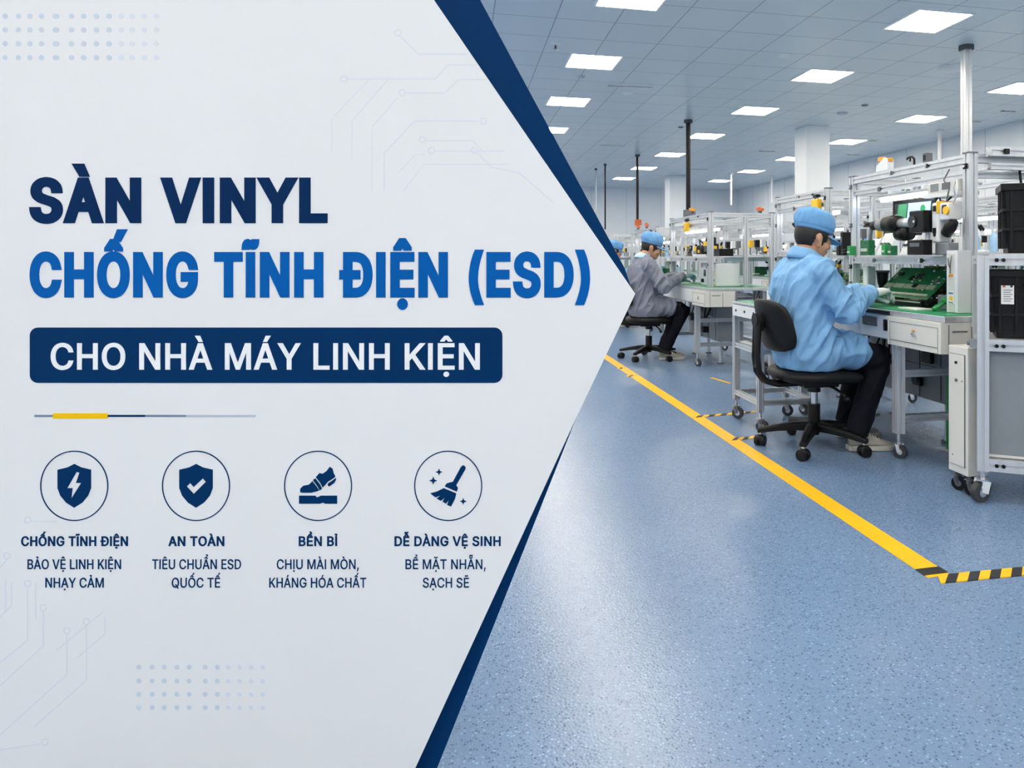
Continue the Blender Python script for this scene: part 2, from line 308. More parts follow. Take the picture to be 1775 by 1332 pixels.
M = {
    'floor': speckled_floor(), 'ceiling': ceiling_tiles(),
    'wall': mat('painted_wall', (226, 233, 240), 0.45, var=0.02, scale=2),
    'column': mat('painted_column', (228, 234, 240), 0.4, var=0.02, scale=2),
    'diffuser': emit('lamp_diffuser', (255, 242, 222), 27.0),
    'tube': emit('lamp_tube', (250, 252, 255), 5.0),
    'lampframe': mat('lamp_frame', (235, 239, 243), 0.4, var=0.02),
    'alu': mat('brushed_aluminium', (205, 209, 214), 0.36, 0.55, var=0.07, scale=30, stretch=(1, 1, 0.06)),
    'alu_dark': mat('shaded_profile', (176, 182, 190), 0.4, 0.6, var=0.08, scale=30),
    'steel': mat('bright_steel', (214, 217, 220), 0.22, 0.9, var=0.05),
    'cream': mat('cream_powder_coat', (212, 213, 208), 0.42, var=0.025, scale=6, bump=0.05),
    'white': mat('white_powder_coat', (224, 228, 232), 0.4, var=0.025, scale=6),
    'grey': mat('grey_powder_coat', (128, 135, 142), 0.45, var=0.04, scale=6),
    'midgrey': mat('mid_grey_plastic', (98, 104, 112), 0.5, var=0.06),
    'black': mat('black_plastic', (7, 8, 11), 0.42, spec=0.3, var=0.15, scale=25, bump=0.08),
    'blackv': mat('black_vinyl', (7, 8, 11), 0.5, spec=0.3, var=0.12, scale=30, bump=0.15, bscale=220),
    'rubber': mat('grey_rubber', (52, 55, 60), 0.6, var=0.1),
    'seam': mat('dark_seam', (70, 76, 82), 0.6, var=0.05),
    'mat_green': mat('green_mat', (38, 148, 98), 0.4, var=0.06),
    'green': board_mat('board_green', (10, 92, 52)),
    'green2': board_mat('board_dark_green', (8, 66, 42)),
    'green3': mat('bright_green_plastic', (38, 150, 84), 0.4, var=0.08),
    'solder': mat('solder_tin', (205, 212, 196), 0.35, 0.4, var=0.1),
    'yellow': mat('yellow_plastic', (238, 190, 36), 0.4, var=0.05),
    'amber': mat('amber_plastic', (222, 150, 40), 0.35, var=0.06),
    'orange': mat('orange_plastic', (205, 98, 40), 0.4, var=0.06),
    'blue': mat('blue_plastic', (52, 128, 205), 0.4, var=0.08),
    'paleblue': mat('pale_blue_plastic', (150, 190, 225), 0.35, var=0.08),
    'screen': emit('lit_screen', (150, 195, 232), 0.75),
    'screen_green': emit('lit_screen_picture', (60, 130, 90), 0.5),
    'dark': mat('dark_display', (42, 48, 56), 0.2, var=0.05),
    'paper': mat('white_paper', (232, 233, 230), 0.6, var=0.03),
    'ink': mat('grey_ink', (110, 116, 124), 0.6, var=0.03),
    'tape': mat('yellow_tape', (240, 180, 5), 0.38, var=0.04, scale=5),
    'tape_black': mat('black_tape', (34, 35, 38), 0.4, var=0.08),
    'jacket_blue': mat('blue_cotton', (124, 172, 216), 0.75, var=0.05, scale=9, bump=0.12, bscale=400, spec=0.2),
    'cap_blue': mat('blue_cap_cotton', (106, 158, 208), 0.75, var=0.06, scale=9, bump=0.12, bscale=400, spec=0.2),
    'jacket_grey': mat('grey_cotton', (128, 133, 148), 0.8, var=0.05, scale=9, bump=0.12, bscale=400, spec=0.2),
    'trousers': mat('navy_twill', (9, 12, 24), 0.8, var=0.12, scale=12, bump=0.1, bscale=400, spec=0.2),
    'skin': mat('skin', (196, 150, 122), 0.5, var=0.04, scale=20, spec=0.35),
    'hair': mat('black_hair', (22, 20, 20), 0.5, var=0.2, scale=80),
    'glove': mat('white_glove', (228, 232, 238), 0.7, var=0.03, bump=0.1, bscale=500, spec=0.2),
    'glove_blue': mat('pale_blue_glove', (190, 222, 238), 0.6, var=0.03, spec=0.3),
    'shoe': mat('grey_knit_shoe', (150, 148, 144), 0.8, var=0.08, scale=60, bump=0.3, bscale=300),
    'sole': mat('pale_sole', (190, 188, 182), 0.6, var=0.05),
    'eye': mat('eye_white', (225, 225, 222), 0.2, var=0.01),
    'lip': mat('lips', (168, 112, 98), 0.5, var=0.03),
    'panel': mat('display_panel', (238, 239, 240), 0.5, var=0.012, scale=2, spec=0.25),
    'navy': mat('navy_print', (3, 50, 96), 0.5, var=0.03, scale=6, spec=0.06),
    'navy2': mat('deep_navy_print', (6, 44, 88), 0.5, var=0.03, scale=6, spec=0.06),
    'brand': mat('blue_print', (4, 94, 174), 0.5, var=0.05, scale=6, spec=0.06),
    'print_white': mat('white_print', (248, 250, 252), 0.5, var=0.01, spec=0.06),
    'faint': mat('faint_print', (226, 231, 238), 0.5, var=0.01, spec=0.06),
    'faint2': mat('faint_dot_print', (207, 218, 230), 0.5, var=0.01, spec=0.06),
    'faint3': mat('fading_dot_print', (224, 230, 238), 0.5, var=0.01, spec=0.06),
    'print_yellow': mat('yellow_print', (250, 200, 20), 0.5, var=0.02, spec=0.06),
    'print_grey': mat('grey_print', (120, 140, 165), 0.5, var=0.02, spec=0.06),
    'print_pale': mat('pale_grey_print', (186, 196, 208), 0.5, var=0.02, spec=0.06),
}


# ------------------------------------------------------------------ object helpers
def prop(o, label=None, cat=None, group=None, kind=None):
    for k, v in (('label', label), ('category', cat), ('group', group), ('kind', kind)):
        if v:
            o[k] = v
    return o


def thing(name, label, cat, loc=(0, 0, 0), rz=0.0, group=None):
    o = bpy.data.objects.new(name, None)
    o.empty_display_size = 0.1
    COL.objects.link(o)
    o.location = loc
    o.rotation_euler = (0, 0, rz)
    return prop(o, label, cat, group)


def kids(o):
    return [c for c in KIDS.get(o.name, [])]


KIDS = {}


def adopt(o, parent):
    if parent is not None:
        o.parent = parent
        KIDS.setdefault(parent.name, []).append(o)


def copy_tree(o, loc=None, rz=None, label=None, group=None, scale=None, parent=None):
    c = o.copy()
    COL.objects.link(c)
    adopt(c, parent)
    if loc is not None:
        c.location = loc
    if rz is not None:
        c.rotation_euler = (0, 0, rz)
    if scale is not None:
        c.scale = (scale, scale, scale) if not hasattr(scale, '__len__') else scale
    if label:
        c['label'] = label
    if group:
        c['group'] = group
    elif parent is None and 'group' in c.keys():
        del c['group']
    for ch in kids(o):
        copy_tree(ch, parent=c)
    return c


def perp(d):
    d = d.normalized()
    a = Vector((0, 0, 1)) if abs(d.z) < 0.95 else Vector((1, 0, 0))
    s = d.cross(a).normalized()
    return s, s.cross(d).normalized()      # side, up


class MB:
    def __init__(self):
        self.v, self.f, self.mi, self.sm, self.mats = [], [], [], [], []

    def add(self, vs, fs, m, smooth=False, X=None):
        b = len(self.v)
        if m not in self.mats:
            self.mats.append(m)
        k = self.mats.index(m)
        self.v += [tuple(X @ Vector(p)) if X is not None else tuple(p) for p in vs]
        for f in fs:
            self.f.append([b + i for i in f])
            self.mi.append(k)
            self.sm.append(smooth)
        return self

    def box(self, x0, x1, y0, y1, z0, z1, m, X=None):
        return self.add([(x, y, z) for x in (x0, x1) for y in (y0, y1) for z in (z0, z1)],
                        [(0, 1, 3, 2), (4, 6, 7, 5), (0, 4, 5, 1), (2, 3, 7, 6), (0, 2, 6, 4), (1, 5, 7, 3)], m, X=X)

    def cbox(self, c, s, m, X=None):
        return self.box(c[0] - s[0] / 2, c[0] + s[0] / 2, c[1] - s[1] / 2, c[1] + s[1] / 2, c[2] - s[2] / 2, c[2] + s[2] / 2, m, X)

    def sweep(self, p0, p1, poly, m, smooth=False):
        p0, p1 = Vector(p0), Vector(p1)
        s, u = perp(p1 - p0)
        n = len(poly)
        vs = [p + s * a + u * b for p in (p0, p1) for a, b in poly]
        fs = [(i, (i + 1) % n, n + (i + 1) % n, n + i) for i in range(n)]
        fs += [tuple(range(n)), tuple(range(2 * n - 1, n - 1, -1))]
        return self.add(vs, fs, m, smooth)

    def bar(self, p0, p1, w, h, m):
        return self.sweep(p0, p1, [(-w / 2, -h / 2), (w / 2, -h / 2), (w / 2, h / 2), (-w / 2, h / 2)], m)

    def prof(self, p0, p1, w, m, h=None):
        """slotted aluminium profile"""
        h = h or w
        a, b, g, d = w / 2, h / 2, 0.0055, 0.006
        q = [(-a, -b), (-g, -b), (-g, -b + d), (g, -b + d), (g, -b), (a, -b), (a, -g), (a - d, -g), (a - d, g), (a, g), (a, b),
             (g, b), (g, b - d), (-g, b - d), (-g, b), (-a, b), (-a, g), (-a + d, g), (-a + d, -g), (-a, -g)]
        return self.sweep(p0, p1, q, m)

    def cyl(self, p0, p1, r0, m, r1=None, n=16, smooth=True):
        r1 = r0 if r1 is None else r1
        p0, p1 = Vector(p0), Vector(p1)
        s, u = perp(p1 - p0)
        vs = []
        for p, r in ((p0, r0), (p1, r1)):
            vs += [p + (s * math.cos(2 * PI * i / n) + u * math.sin(2 * PI * i / n)) * r for i in range(n)]
        self.add(vs, [(i, (i + 1) % n, n + (i + 1) % n, n + i) for i in range(n)], m, smooth)
        self.add(vs, [tuple(range(n)), tuple(range(2 * n - 1, n - 1, -1))], m, False)
        return self

    def loft(self, rings, m, smooth=True, X=None):
        """rings: equal-length lists of points; capped"""
        n = len(rings[0])
        vs = [p for r in rings for p in r]
        fs = []
        for k in range(len(rings) - 1):
            fs += [(k * n + i, k * n + (i + 1) % n, (k + 1) * n + (i + 1) % n, (k + 1) * n + i) for i in range(n)]
        fs += [tuple(range(n)), tuple(range(len(vs) - 1, len(vs) - n - 1, -1))]
        return self.add(vs, fs, m, smooth, X)

    def lathe(self, prof, c, axis, m, n=20, smooth=True):
        axis = Vector(axis).normalized()
        s, u = perp(axis)
        c = Vector(c)
        rings = [[c + axis * z + (s * math.cos(2 * PI * i / n) + u * math.sin(2 * PI * i / n)) * max(r, 1e-4) for i in range(n)] for r, z in prof]
        return self.loft(rings, m, smooth)

    def tube(self, pts, r, m, n=8):
        pts = [Vector(p) for p in pts]
        rr = r if hasattr(r, '__len__') else [r] * len(pts)
        rings = []
        s = None
        for i, p in enumerate(pts):
            d = (pts[min(i + 1, len(pts) - 1)] - pts[max(i - 1, 0)]).normalized()
            if s is None:
                s, u = perp(d)
            else:
                s = (s - d * s.dot(d)).normalized()
                u = s.cross(d)
            rings.append([p + (s * math.cos(2 * PI * k / n) + u * math.sin(2 * PI * k / n)) * rr[i] for k in range(n)])
        return self.loft(rings, m)

    def ell(self, c, r, m, X=None, nu=20, nv=12):
        rings = []
        for j in range(nv + 1):
            t = PI * j / nv
            q = max(math.sin(t), 1e-3)
            rings.append([(c[0] + r[0] * q * math.cos(2 * PI * i / nu), c[1] + r[1] * q * math.sin(2 * PI * i / nu), c[2] - r[2] * math.cos(t)) for i in range(nu)])
        return self.loft(rings, m, True, X)

    def capsule(self, p0, p1, r0, r1, m, n=16):
        p0, p1 = Vector(p0), Vector(p1)
        d = p1 - p0
        L = d.length
        pr = [(r0 * math.sin(a), -r0 * math.cos(a)) for a in (0.02, 0.4, 0.8, 1.2)] + [(r0, 0), (r1, L)] + [(r1 * math.cos(a), L + r1 * math.sin(a)) for a in (0.4, 0.8, 1.2, 1.55)]
        return self.lathe(pr, p0, d, m, n)

    def prism(self, poly, f0, f1, m, holes=(), smooth=False):
        """poly (2-D) with holes, between two functions that place a 2-D point"""
        loops = [list(poly)] + [list(h) for h in holes]
        flat = [p for l in loops for p in l]
        tris = tessellate_polygon([[Vector((p[0], p[1], 0)) for p in l] for l in loops])
        n = len(flat)
        vs = [f0(*p) for p in flat] + [f1(*p) for p in flat]
        fs = [tuple(t) for t in tris] + [tuple(n + i for i in reversed(t)) for t in tris]
        b = 0
        for l in loops:
            k = len(l)
            fs += [(b + i, b + (i + 1) % k, n + b + (i + 1) % k, n + b + i) for i in range(k)]
            b += k
        return self.add(vs, fs, m, smooth)

    def mesh(self, name):
        me = bpy.data.meshes.new(name)
        me.from_pydata(self.v, [], self.f)
        for m in self.mats:
            me.materials.append(M[m])
        me.polygons.foreach_set('material_index', self.mi)
        me.polygons.foreach_set('use_smooth', self.sm)
        bm = bmesh.new()
        bm.from_mesh(me)
        bmesh.ops.recalc_face_normals(bm, faces=bm.faces)
        bm.to_mesh(me)
        bm.free()
        me.update()
        return me

    def build(self, name, parent=None, bevel=0.0, loc=None, seg=2):
        return link(name, self.mesh(name), parent, bevel, loc, seg)


def link(name, me, parent=None, bevel=0.0, loc=None, seg=2):
    o = bpy.data.objects.new(name, me)
    COL.objects.link(o)
    adopt(o, parent)
    if loc is not None:
        o.location = loc
    if bevel:
        md = o.modifiers.new('edge', 'BEVEL')
        md.width = bevel
        md.segments = seg
        md.limit_method = 'ANGLE'
        md.angle_limit = 0.7
    return o


def fuse(mb, voxel, smooth=4, fold=None, keep=None):
    """one continuous surface from overlapping closed shapes"""
    me = mb.mesh('fuse')
    o = bpy.data.objects.new('fuse', me)
    COL.objects.link(o)
    r = o.modifiers.new('r', 'REMESH')
    r.mode = 'VOXEL'
    r.voxel_size = voxel
    if smooth:
        s = o.modifiers.new('s', 'SMOOTH')
        s.iterations = smooth
        s.factor = 0.6
    dg = bpy.context.evaluated_depsgraph_get()
    out = bpy.data.meshes.new_from_object(o.evaluated_get(dg))
    bpy.data.objects.remove(o)
    bpy.data.meshes.remove(me)
    if fold:
        cos = [fold(v.co.copy(), v.normal.copy()) for v in out.vertices]
        for v, c in zip(out.vertices, cos):
            v.co = c
    if keep:
        bm = bmesh.new()
        bm.from_mesh(out)
        bmesh.ops.delete(bm, geom=[f for f in bm.faces if not keep(f.calc_center_median())], context='FACES')
        bm.to_mesh(out)
        bm.free()
    for p in out.polygons:
        p.use_smooth = True
    out.update()
    return out


def set_mat(me, key):
    me.materials.clear()
    me.materials.append(M[key])
    for p in me.polygons:
        p.material_index = 0
    return me


def structure(o):
    o['kind'] = 'structure'
    return o
# ------------------------------------------------------------------ the room
RX0, RX1, RY0, RY1 = -6.0, 9.35, -3.6, 23.6
b = MB().box(RX0, RX1, RY0, RY1, -0.12, 0, 'floor')
structure(b.build('floor'))
b = MB().box(RX0, RX1, RY0, RY1, CEIL, CEIL + 0.1, 'ceiling')
structure(b.build('ceiling'))
for nm, bx in (('wall_far', (RX0 - .1, RX1 + .1, RY1, RY1 + .1)), ('wall_right', (RX1, RX1 + .1, RY0, RY1)),
               ('wall_left', (RX0 - .1, RX0, RY0, RY1)), ('wall_rear', (RX0 - .1, RX1 + .1, RY0 - .1, RY0))):
    structure(MB().box(*bx, 0, CEIL, 'wall').build(nm))
# panel joints and skirting of the clean-room walls
b = MB()
for i in range(int((RX1 - RX0) / 1.2)):
    x = RX0 + 0.6 + i * 1.2
    b.box(x - .004, x + .004, RY1 - .004, RY1, 0.1, CEIL, 'print_pale')
structure(b.build('trim_far'))
b = MB()
for i in range(int((RY1 - RY0) / 1.2)):
    y = RY0 + 0.6 + i * 1.2
    b.box(RX1 - .004, RX1, y - .004, y + .004, 0.1, CEIL, 'print_pale')
structure(b.build('trim_right'))
structure(MB().box(RX0, RX1, RY1 - .02, RY1, 0, 0.1, 'alu').build('baseboard_far'))
structure(MB().box(RX1 - .02, RX1, RY0, RY1, 0, 0.1, 'alu').build('baseboard_right'))
# square columns
for n, (pxl, pxr, ty) in enumerate(((1383, 1432, 222), (1152, 1190, 306))):
    p = ceil_point((pxl + pxr) / 2, ty)
    w = 0.46 if n == 0 else 0.5
    o = MB().box(p.x - w / 2, p.x + w / 2, p.y - w / 2, p.y + w / 2, 0, CEIL, 'column').build('column_%d' % (n + 1), bevel=0.01)
    structure(o)
    o['label'] = 'square white column rising behind the nearest benches' if n == 0 else 'distant white column near the far wall'

# ------------------------------------------------------------------ ceiling lights
LX = {'aisle': 1.5, 'bench': 4.5, 'right': 7.5, 'left': -1.5, 'far left': -4.5}
LY = [-2.85, -0.45, 1.95, 4.2, 6.3, 8.5, 10.75, 13.2, 15.75, 18.3, 20.8]
ORD = ['nearest', 'second', 'third', 'fourth', 'fifth', 'sixth', 'seventh', 'eighth', 'ninth']
lamp = thing('ceiling_light', 'square ceiling light', 'ceiling light', (0, 0, CEIL))
b = MB()
for sx in (-1, 1):
    b.box(sx * .3 - .012, sx * .3 + .012, -.312, .312, -.012, 0, 'lampframe')
    b.box(-.288, .288, sx * .3 - .012, sx * .3 + .012, -.012, 0, 'lampframe')
b.build('lamp_frame', lamp)
MB().box(-.288, .288, -.288, .288, -.007, -.001, 'diffuser').build('diffuser', lamp)
first = True
for row, x in LX.items():
    k = 0
    for y in LY:
        Zc = x * SI + y * CO
        px = CX + F_PX * (x * CO - y * SI) / max(Zc, 0.01)
        py = CY - F_PX * (CEIL - CAM_H) / max(Zc, 0.01)
        seen = Zc > 0 and px < 1830 and py > -30 and px > 850 + 0.6 * max(0, py) and row in ('aisle', 'bench', 'right')
        if seen:
            where = {'aisle': 'ceiling row over the walkway beside the yellow line', 'bench': 'ceiling row over the workbenches', 'right': 'ceiling row beside the right wall'}[row]
            lab, grp = '%s lit square panel of the %s' % (ORD[k], where), None
            k += 1
        else:
            lab, grp = 'lit square ceiling panel out of view over the rest of the hall', 'ceiling panels out of view'
        xx = x + (0.012 * (y - 6) if row != 'left' else 0)
        if first:
            o = lamp
            o.location = (xx, y, CEIL)
            o['label'] = lab
            first = False
            if grp:
                o['group'] = grp
        else:
            o = copy_tree(lamp, (xx, y, CEIL), 0, lab, grp)
        o['group'] = grp or 'square ceiling lights'

# ------------------------------------------------------------------ ceiling fittings
def ceil_disc(name, px, py, r, label, cat, m='lampframe', drop=0.02, stem=0.0):
    p = ceil_point(px, py)
    t = thing(name, label, cat, (p.x, p.y, CEIL))
    MB().lathe([(r, 0), (r, -.006), (r * .8, -drop), (r * .3, -drop - .004), (0.001, -drop - .004)], (0, 0, 0), (0, 0, 1), m).build('cover', t)
    if stem:
        MB().cyl((0, 0, -drop), (0, 0, -drop - stem), .012, 'seam', n=10).lathe([(.001, 0), (.03, 0), (.03, -.006), (.001, -.006)], (0, 0, -drop - stem), (0, 0, 1), 'steel', 14).build('spray_head', t)
    return t


ceil_disc('sprinkler', 963, 75, .06, 'sprinkler head hanging from the ceiling beside the blue board edge', 'sprinkler', stem=.05)
ceil_disc('smoke_detector', 1360, 96, .085, 'round white detector between two ceiling lights', 'detector')
ceil_disc('ceiling_diffuser', 1655, 117, .2, 'wide round air diffuser on the ceiling before the tall pole', 'diffuser', drop=.03)
ceil_disc('ceiling_speaker', 1087, 160, .09, 'round ceiling speaker beside the dark slot vent', 'speaker')
ceil_disc('ceiling_sensor', 1499, 182, .05, 'small grey sensor on the ceiling above the white column', 'sensor', 'grey')
ceil_disc('downlight', 1008, 132, .045, 'small unlit ceiling spot beside the walkway lights', 'spot', 'print_pale')
ceil_disc('camera_dome', 1460, 196, .09, 'shallow dome on the ceiling just above the white column', 'camera dome', 'print_pale')
ceil_disc('ceiling_sensor', 1180, 220, .05, 'small dark sensor on the ceiling beside the black pole', 'sensor', 'midgrey')


def slot_vent(px, py, w, d, label, m='seam'):
    p = ceil_point(px, py)
    t = thing('slot_vent', label, 'vent', (p.x, p.y, CEIL), -YAW * .3)
    bb = MB()
    for sy in (-1, 1):
        bb.box(-w / 2, w / 2, sy * d / 2 - .008, sy * d / 2 + .008, -.012, 0, 'lampframe')
    bb.build('vent_frame', t)
    MB().box(-w / 2, w / 2, -d / 2 + .008, d / 2 - .008, -.006, 0, m).build('slot', t)


slot_vent(1093, 149, .62, .07, 'long dark slot vent in the ceiling over the walkway')
slot_vent(1062, 252, .5, .1, 'slim slot vent between walkway lights and black pole', 'grey')
slot_vent(1750, 192, .25, .1, 'short dark slot vent at the right edge of the ceiling')
slot_vent(1692, 210, .2, .1, 'tiny dark vent on the ceiling beside the tall pole')
slot_vent(1330, 262, .35, .12, 'grey slot vent left of the white column')
slot_vent(1480, 268, .3, .12, 'grey slot vent right of the white column', 'midgrey')
slot_vent(1508, 243, .3, .12, 'small grey vent on the ceiling behind the column lights', 'grey')
slot_vent(1208, 293, .6, .14, 'distant grey slot vent right of the black pole', 'grey')


# ------------------------------------------------------------------ hanging service poles
def pole(px, py_top, py_bot, wpx, label, m='black', tip=None, collar='seam', square=False):
    p = ceil_point(px, py_top)
    Z = p.x * SI + p.y * CO
    z0 = CAM_H + (CY - py_bot) / F_PX * Z
    r = wpx / 2 / F_PX * Z
    t = thing('service_pole', label, 'pole', (p.x, p.y, z0))
    L = CEIL - z0
    if square:
        MB().prof((0, 0, 0), (0, 0, L), 2 * r, m).build('shaft', t)
    else:
        MB().cyl((0, 0, 0), (0, 0, L), r, m, n=14).build('shaft', t)
    MB().cyl((0, 0, L - .05), (0, 0, L), r * 1.9, collar, n=14).build('collar', t)
    if tip:
        MB().cbox((r * .5, 0, .02 + r * 2), (r * 4.4, r * 4, r * 4.5), tip).build('socket_box', t, bevel=.004)
    return t


pole(1193, 208, 383, 8, 'thick black pole hanging from the ceiling above the benches', tip='midgrey')
pole(1105, 268, 392, 4.5, 'dark slim pole hanging above the capped worker in grey', tip='orange')
pole(1049, 284, 398, 2.6, 'black thin pole hanging close to the blue board edge')
pole(1033, 292, 380, 2.4, 'pale thin pole hanging farthest left by the board edge', 'print_pale')
pole(1267, 300, 356, 4, 'white pole standing on the far frames left of the column', 'white', collar='white')
pole(1338, 305, 352, 4, 'white pole right beside the column behind the blue cap', 'white', collar='white')
pole(1629, 226, 280, 7, 'white pole behind the nearest bench top rails', 'white', collar='white')
pole(1675, 79, 373, 13, 'tall aluminium profile pole from the ceiling over the nearest bench', 'alu', square=True)
# down to their machines: the two near ones continue behind the benches


# ------------------------------------------------------------------ floor marking
def ribbon(p0, p1, w, m, z=0.0015, bb=None):
    d = (p1 - p0)
    d.z = 0
    d.normalize()
    s = Vector((d.y, -d.x, 0)) * w / 2
    bb = bb or MB()
    a = [p0 + s, p0 - s, p1 - s, p1 + s]
    return bb.add([(p.x, p.y, q) for q in (0.0002, z) for p in a], [(0, 1, 2, 3), (7, 6, 5, 4), (0, 1, 5, 4), (1, 2, 6, 5), (2, 3, 7, 6), (3, 0, 4, 7)], m)


pa, pb = floor_point(1628, 1000), floor_point(1053, 621)
dd = (pb - pa).normalized()
ribbon(pa, pa + dd * 19.5, .085, 'tape').build('yellow_floor_tape')
prop(bpy.data.objects['yellow_floor_tape'], 'long yellow tape line running down the blue floor', 'floor tape')


def hazard(p0, p1, w, label, n, z=0.003):
    """tape with slanted black stripes"""
    bb = MB()
    d = (p1 - p0)
    L = d.length
    d.normalize()
    s = Vector((d.y, -d.x, 0)) * w / 2
    step = L / n
    sk = w * .9
    for i in range(n):
        a0, a1 = i * step, (i + 1) * step
        q0 = [p0 + d * max(0, min(L, a0 - sk / 2)) + s, p0 + d * max(0, min(L, a0 + sk / 2)) - s, p0 + d * min(L, a1 + sk / 2) - s, p0 + d * min(L, a1 - sk / 2) + s]
        bb.add([(p.x, p.y, q) for q in (0.0002, z) for p in q0], [(0, 1, 2, 3), (7, 6, 5, 4), (0, 1, 5, 4), (1, 2, 6, 5), (2, 3, 7, 6), (3, 0, 4, 7)], 'tape_black' if i % 2 else 'tape')
    return prop(bb.build('hazard_tape'), label, 'floor tape')


hazard(floor_point(1622, 1006), floor_point(1622, 1006) + (floor_point(1790, 990) - floor_point(1622, 1006)) * 3.0, .055, 'black and yellow striped tape crossing the floor before the rack', 27)
hazard(floor_point(1262, 763), floor_point(1325, 757), .045, 'short striped tape beside the chair base of the nearest worker', 7)
hazard(floor_point(1197, 724), floor_point(1312, 714), .045, 'short striped tape running under the small trolley', 11)
hazard(floor_point(1085, 653), floor_point(1104, 651), .05, 'dark striped tape patch across the far yellow line', 3, z=.004)
hazard(floor_point(1070, 640), floor_point(1083, 638), .05, 'tiny striped patch on the yellow line farthest down the hall', 3, z=.004)
bb = ribbon(floor_point(1232, 655), floor_point(1266, 665), .03, 'tape')
prop(bb.build('floor_corner_mark'), 'small yellow corner mark on the floor left of the trolley', 'floor tape')
# black block at the end of the long line
e = pa - dd * .0
ribbon(e + dd * .015, e + dd * .06, .088, 'tape_black', z=.0036).build('tape_end_patch')
prop(bpy.data.objects['tape_end_patch'], 'black patch at the near end of the yellow line', 'floor tape')

# ------------------------------------------------------------------ the printed display board
BD = 1.40
S = BD / F_PX
board = thing('display_board', 'large white standing display board with blue lettering and navy chevron edge', 'display board', (SI * BD, CO * BD, 0), -YAW)


def bx(px, py, d=0.0):
    return Vector(((px - CX) * S, -d, CAM_H + (CY - py) * S))


def plate(bb, poly, d0, d1, m, holes=()):
    return bb.prism(poly, lambda x, y: bx(x, y, d0), lambda x, y: bx(x, y, d1), m, holes)


BOT = CY + CAM_H / S - 2
plate(MB(), [(-70, -45), (722, -45), (752, 0), (1101, 510), (1000, 722), (720, 1332), (720 - (BOT - 1332) * .46, BOT), (-70, BOT)], 0, -.018, 'panel').build('panel', board)
plate(MB(), [(712, -45), (808, -45), (832, 0), (1083, 466), (1093, 497), (1090, 530), (1001, 720), (758, 1332), (758 - (BOT - 1332) * .397, BOT), (700, BOT), (700, -20)], -.019, -.034, 'navy').build('edge_band', board)
prop(bpy.data.objects['edge_band'], 'navy blue edge band')
bb = MB()
for q in (120, 560):
    x = (q - CX) * S
    bb.box(x - .03, x + .03, .036, .066, 0, 1.3, 'white')
    bb.box(x - .03, x + .03, .036, .42, 0, .025, 'white')
    bb.bar((x, .05, .7), (x, .40, .02), .03, .02, 'white')
bb.build('support_stand', board)

# lettering
GL = {}
for ln in GLYPHS.split('\n'):
    ch, adv, cs = ln.split('|')
    cont = []
    for c in cs.split(','):
        q = [int(t) for t in c.split()]
        if q:
            cont.append([(q[i], q[i + 1]) for i in range(0, len(q), 2)])
    GL[ch] = (int(adv), cont)


def area(c):
    return sum(c[i - 1][0] * c[i][1] - c[i][0] * c[i - 1][1] for i in range(len(c))) / 2


def fatten(c, dx, dy):
    """outline grown by dx, dy; edges that vanish are dropped"""
    n = len(c)
    L = []
    for i in range(n):
        p, q = c[i], c[(i + 1) % n]
        e = Vector((q[0] - p[0], q[1] - p[1]))
        if e.length < 1e-6:
            continue
        e.normalize()
        L.append((Vector(p) + Vector((-e.y * dx, e.x * dy)), e, Vector(q) + Vector((-e.y * dx, e.x * dy))))

    def meet(a, b_):
        den = a[1].x * b_[1].y - a[1].y * b_[1].x
        if abs(den) < .02:
            return (a[2] + b_[0]) / 2
        w = b_[0] - a[0]
        return a[0] + a[1] * ((w.x * b_[1].y - w.y * b_[1].x) / den)
    while len(L) > 3:
        V = [meet(L[i - 1], L[i]) for i in range(len(L))]
        worst, wi = -1e-6, -1
        for i in range(len(L)):
            d = (V[(i + 1) % len(L)] - V[i]).dot(L[i][1])
            if d < worst:
                worst, wi = d, i
        if wi < 0:
            break
        L.pop(wi)
    return [tuple(v) for v in V]


def inside(p, poly):
    r = False
    for i in range(len(poly)):
        a, c = poly[i - 1], poly[i]
        if (a[1] > p[1]) != (c[1] > p[1]) and p[0] < (c[0] - a[0]) * (p[1] - a[1]) / (c[1] - a[1]) + a[0]:
            r = not r
    return r


def write(text, x0, x1, ycap, ybase, m, fat, name, d0=0.0, d1=.0012, track=0):
    """lettering between pixel columns x0..x1, capitals between rows ycap..ybase on the board"""
    dx, dy = fat, fat * .72
    pen, items = 0, []
    for ch in text:
        adv, cont = GL[ch]
        cc = [fatten(c, dx, dy) for c in cont]
        if fat > 30:                          # keep the accents clear of the heavy capitals
            cc = [[(x, y + (26 if min(q[1] for q in o) > 525 else -12 if max(q[1] for q in o) < -40 and ch not in '(),' else 0)) for x, y in c] for c, o in zip(cc, cont)]
        items.append((pen, cc, [area(c) for c in cont]))
        pen += adv + dx * 1.15 + track
    xs = [pen0 + p[0] for pen0, cc, _ in items for c in cc for p in c]
    lo, hi = min(xs), max(xs)
    ky = (ybase - ycap) / (509 + 2 * dy)
    kx = (x1 - x0) / (hi - lo)
    T = lambda p, o: (x0 + (o + p[0] - lo) * kx, ybase - (p[1] + dy) * ky)
    bb = MB()
    for o, cc, ar in items:
        outs = [c for c, a in zip(cc, ar) if a < 0]
        hol = [c for c, a in zip(cc, ar) if a > 0]
        for i, c in enumerate(outs):
            hs = [[T(p, o) for p in h] for h in hol if inside(h[0], c)]
            plate(bb, [T(p, o) for p in c], d0 - .00005 * i, d1 + .00012 * i, m, hs)
    return bb.build(name, board)


write('SÀN VINYL', 51, 568, 308, 387, 'navy2', 46, 'headline_lettering')
write('CHỐNG TĨNH ĐIỆN (ESD)', 52, 1023, 437, 516, 'brand', 46, 'headline_lettering')


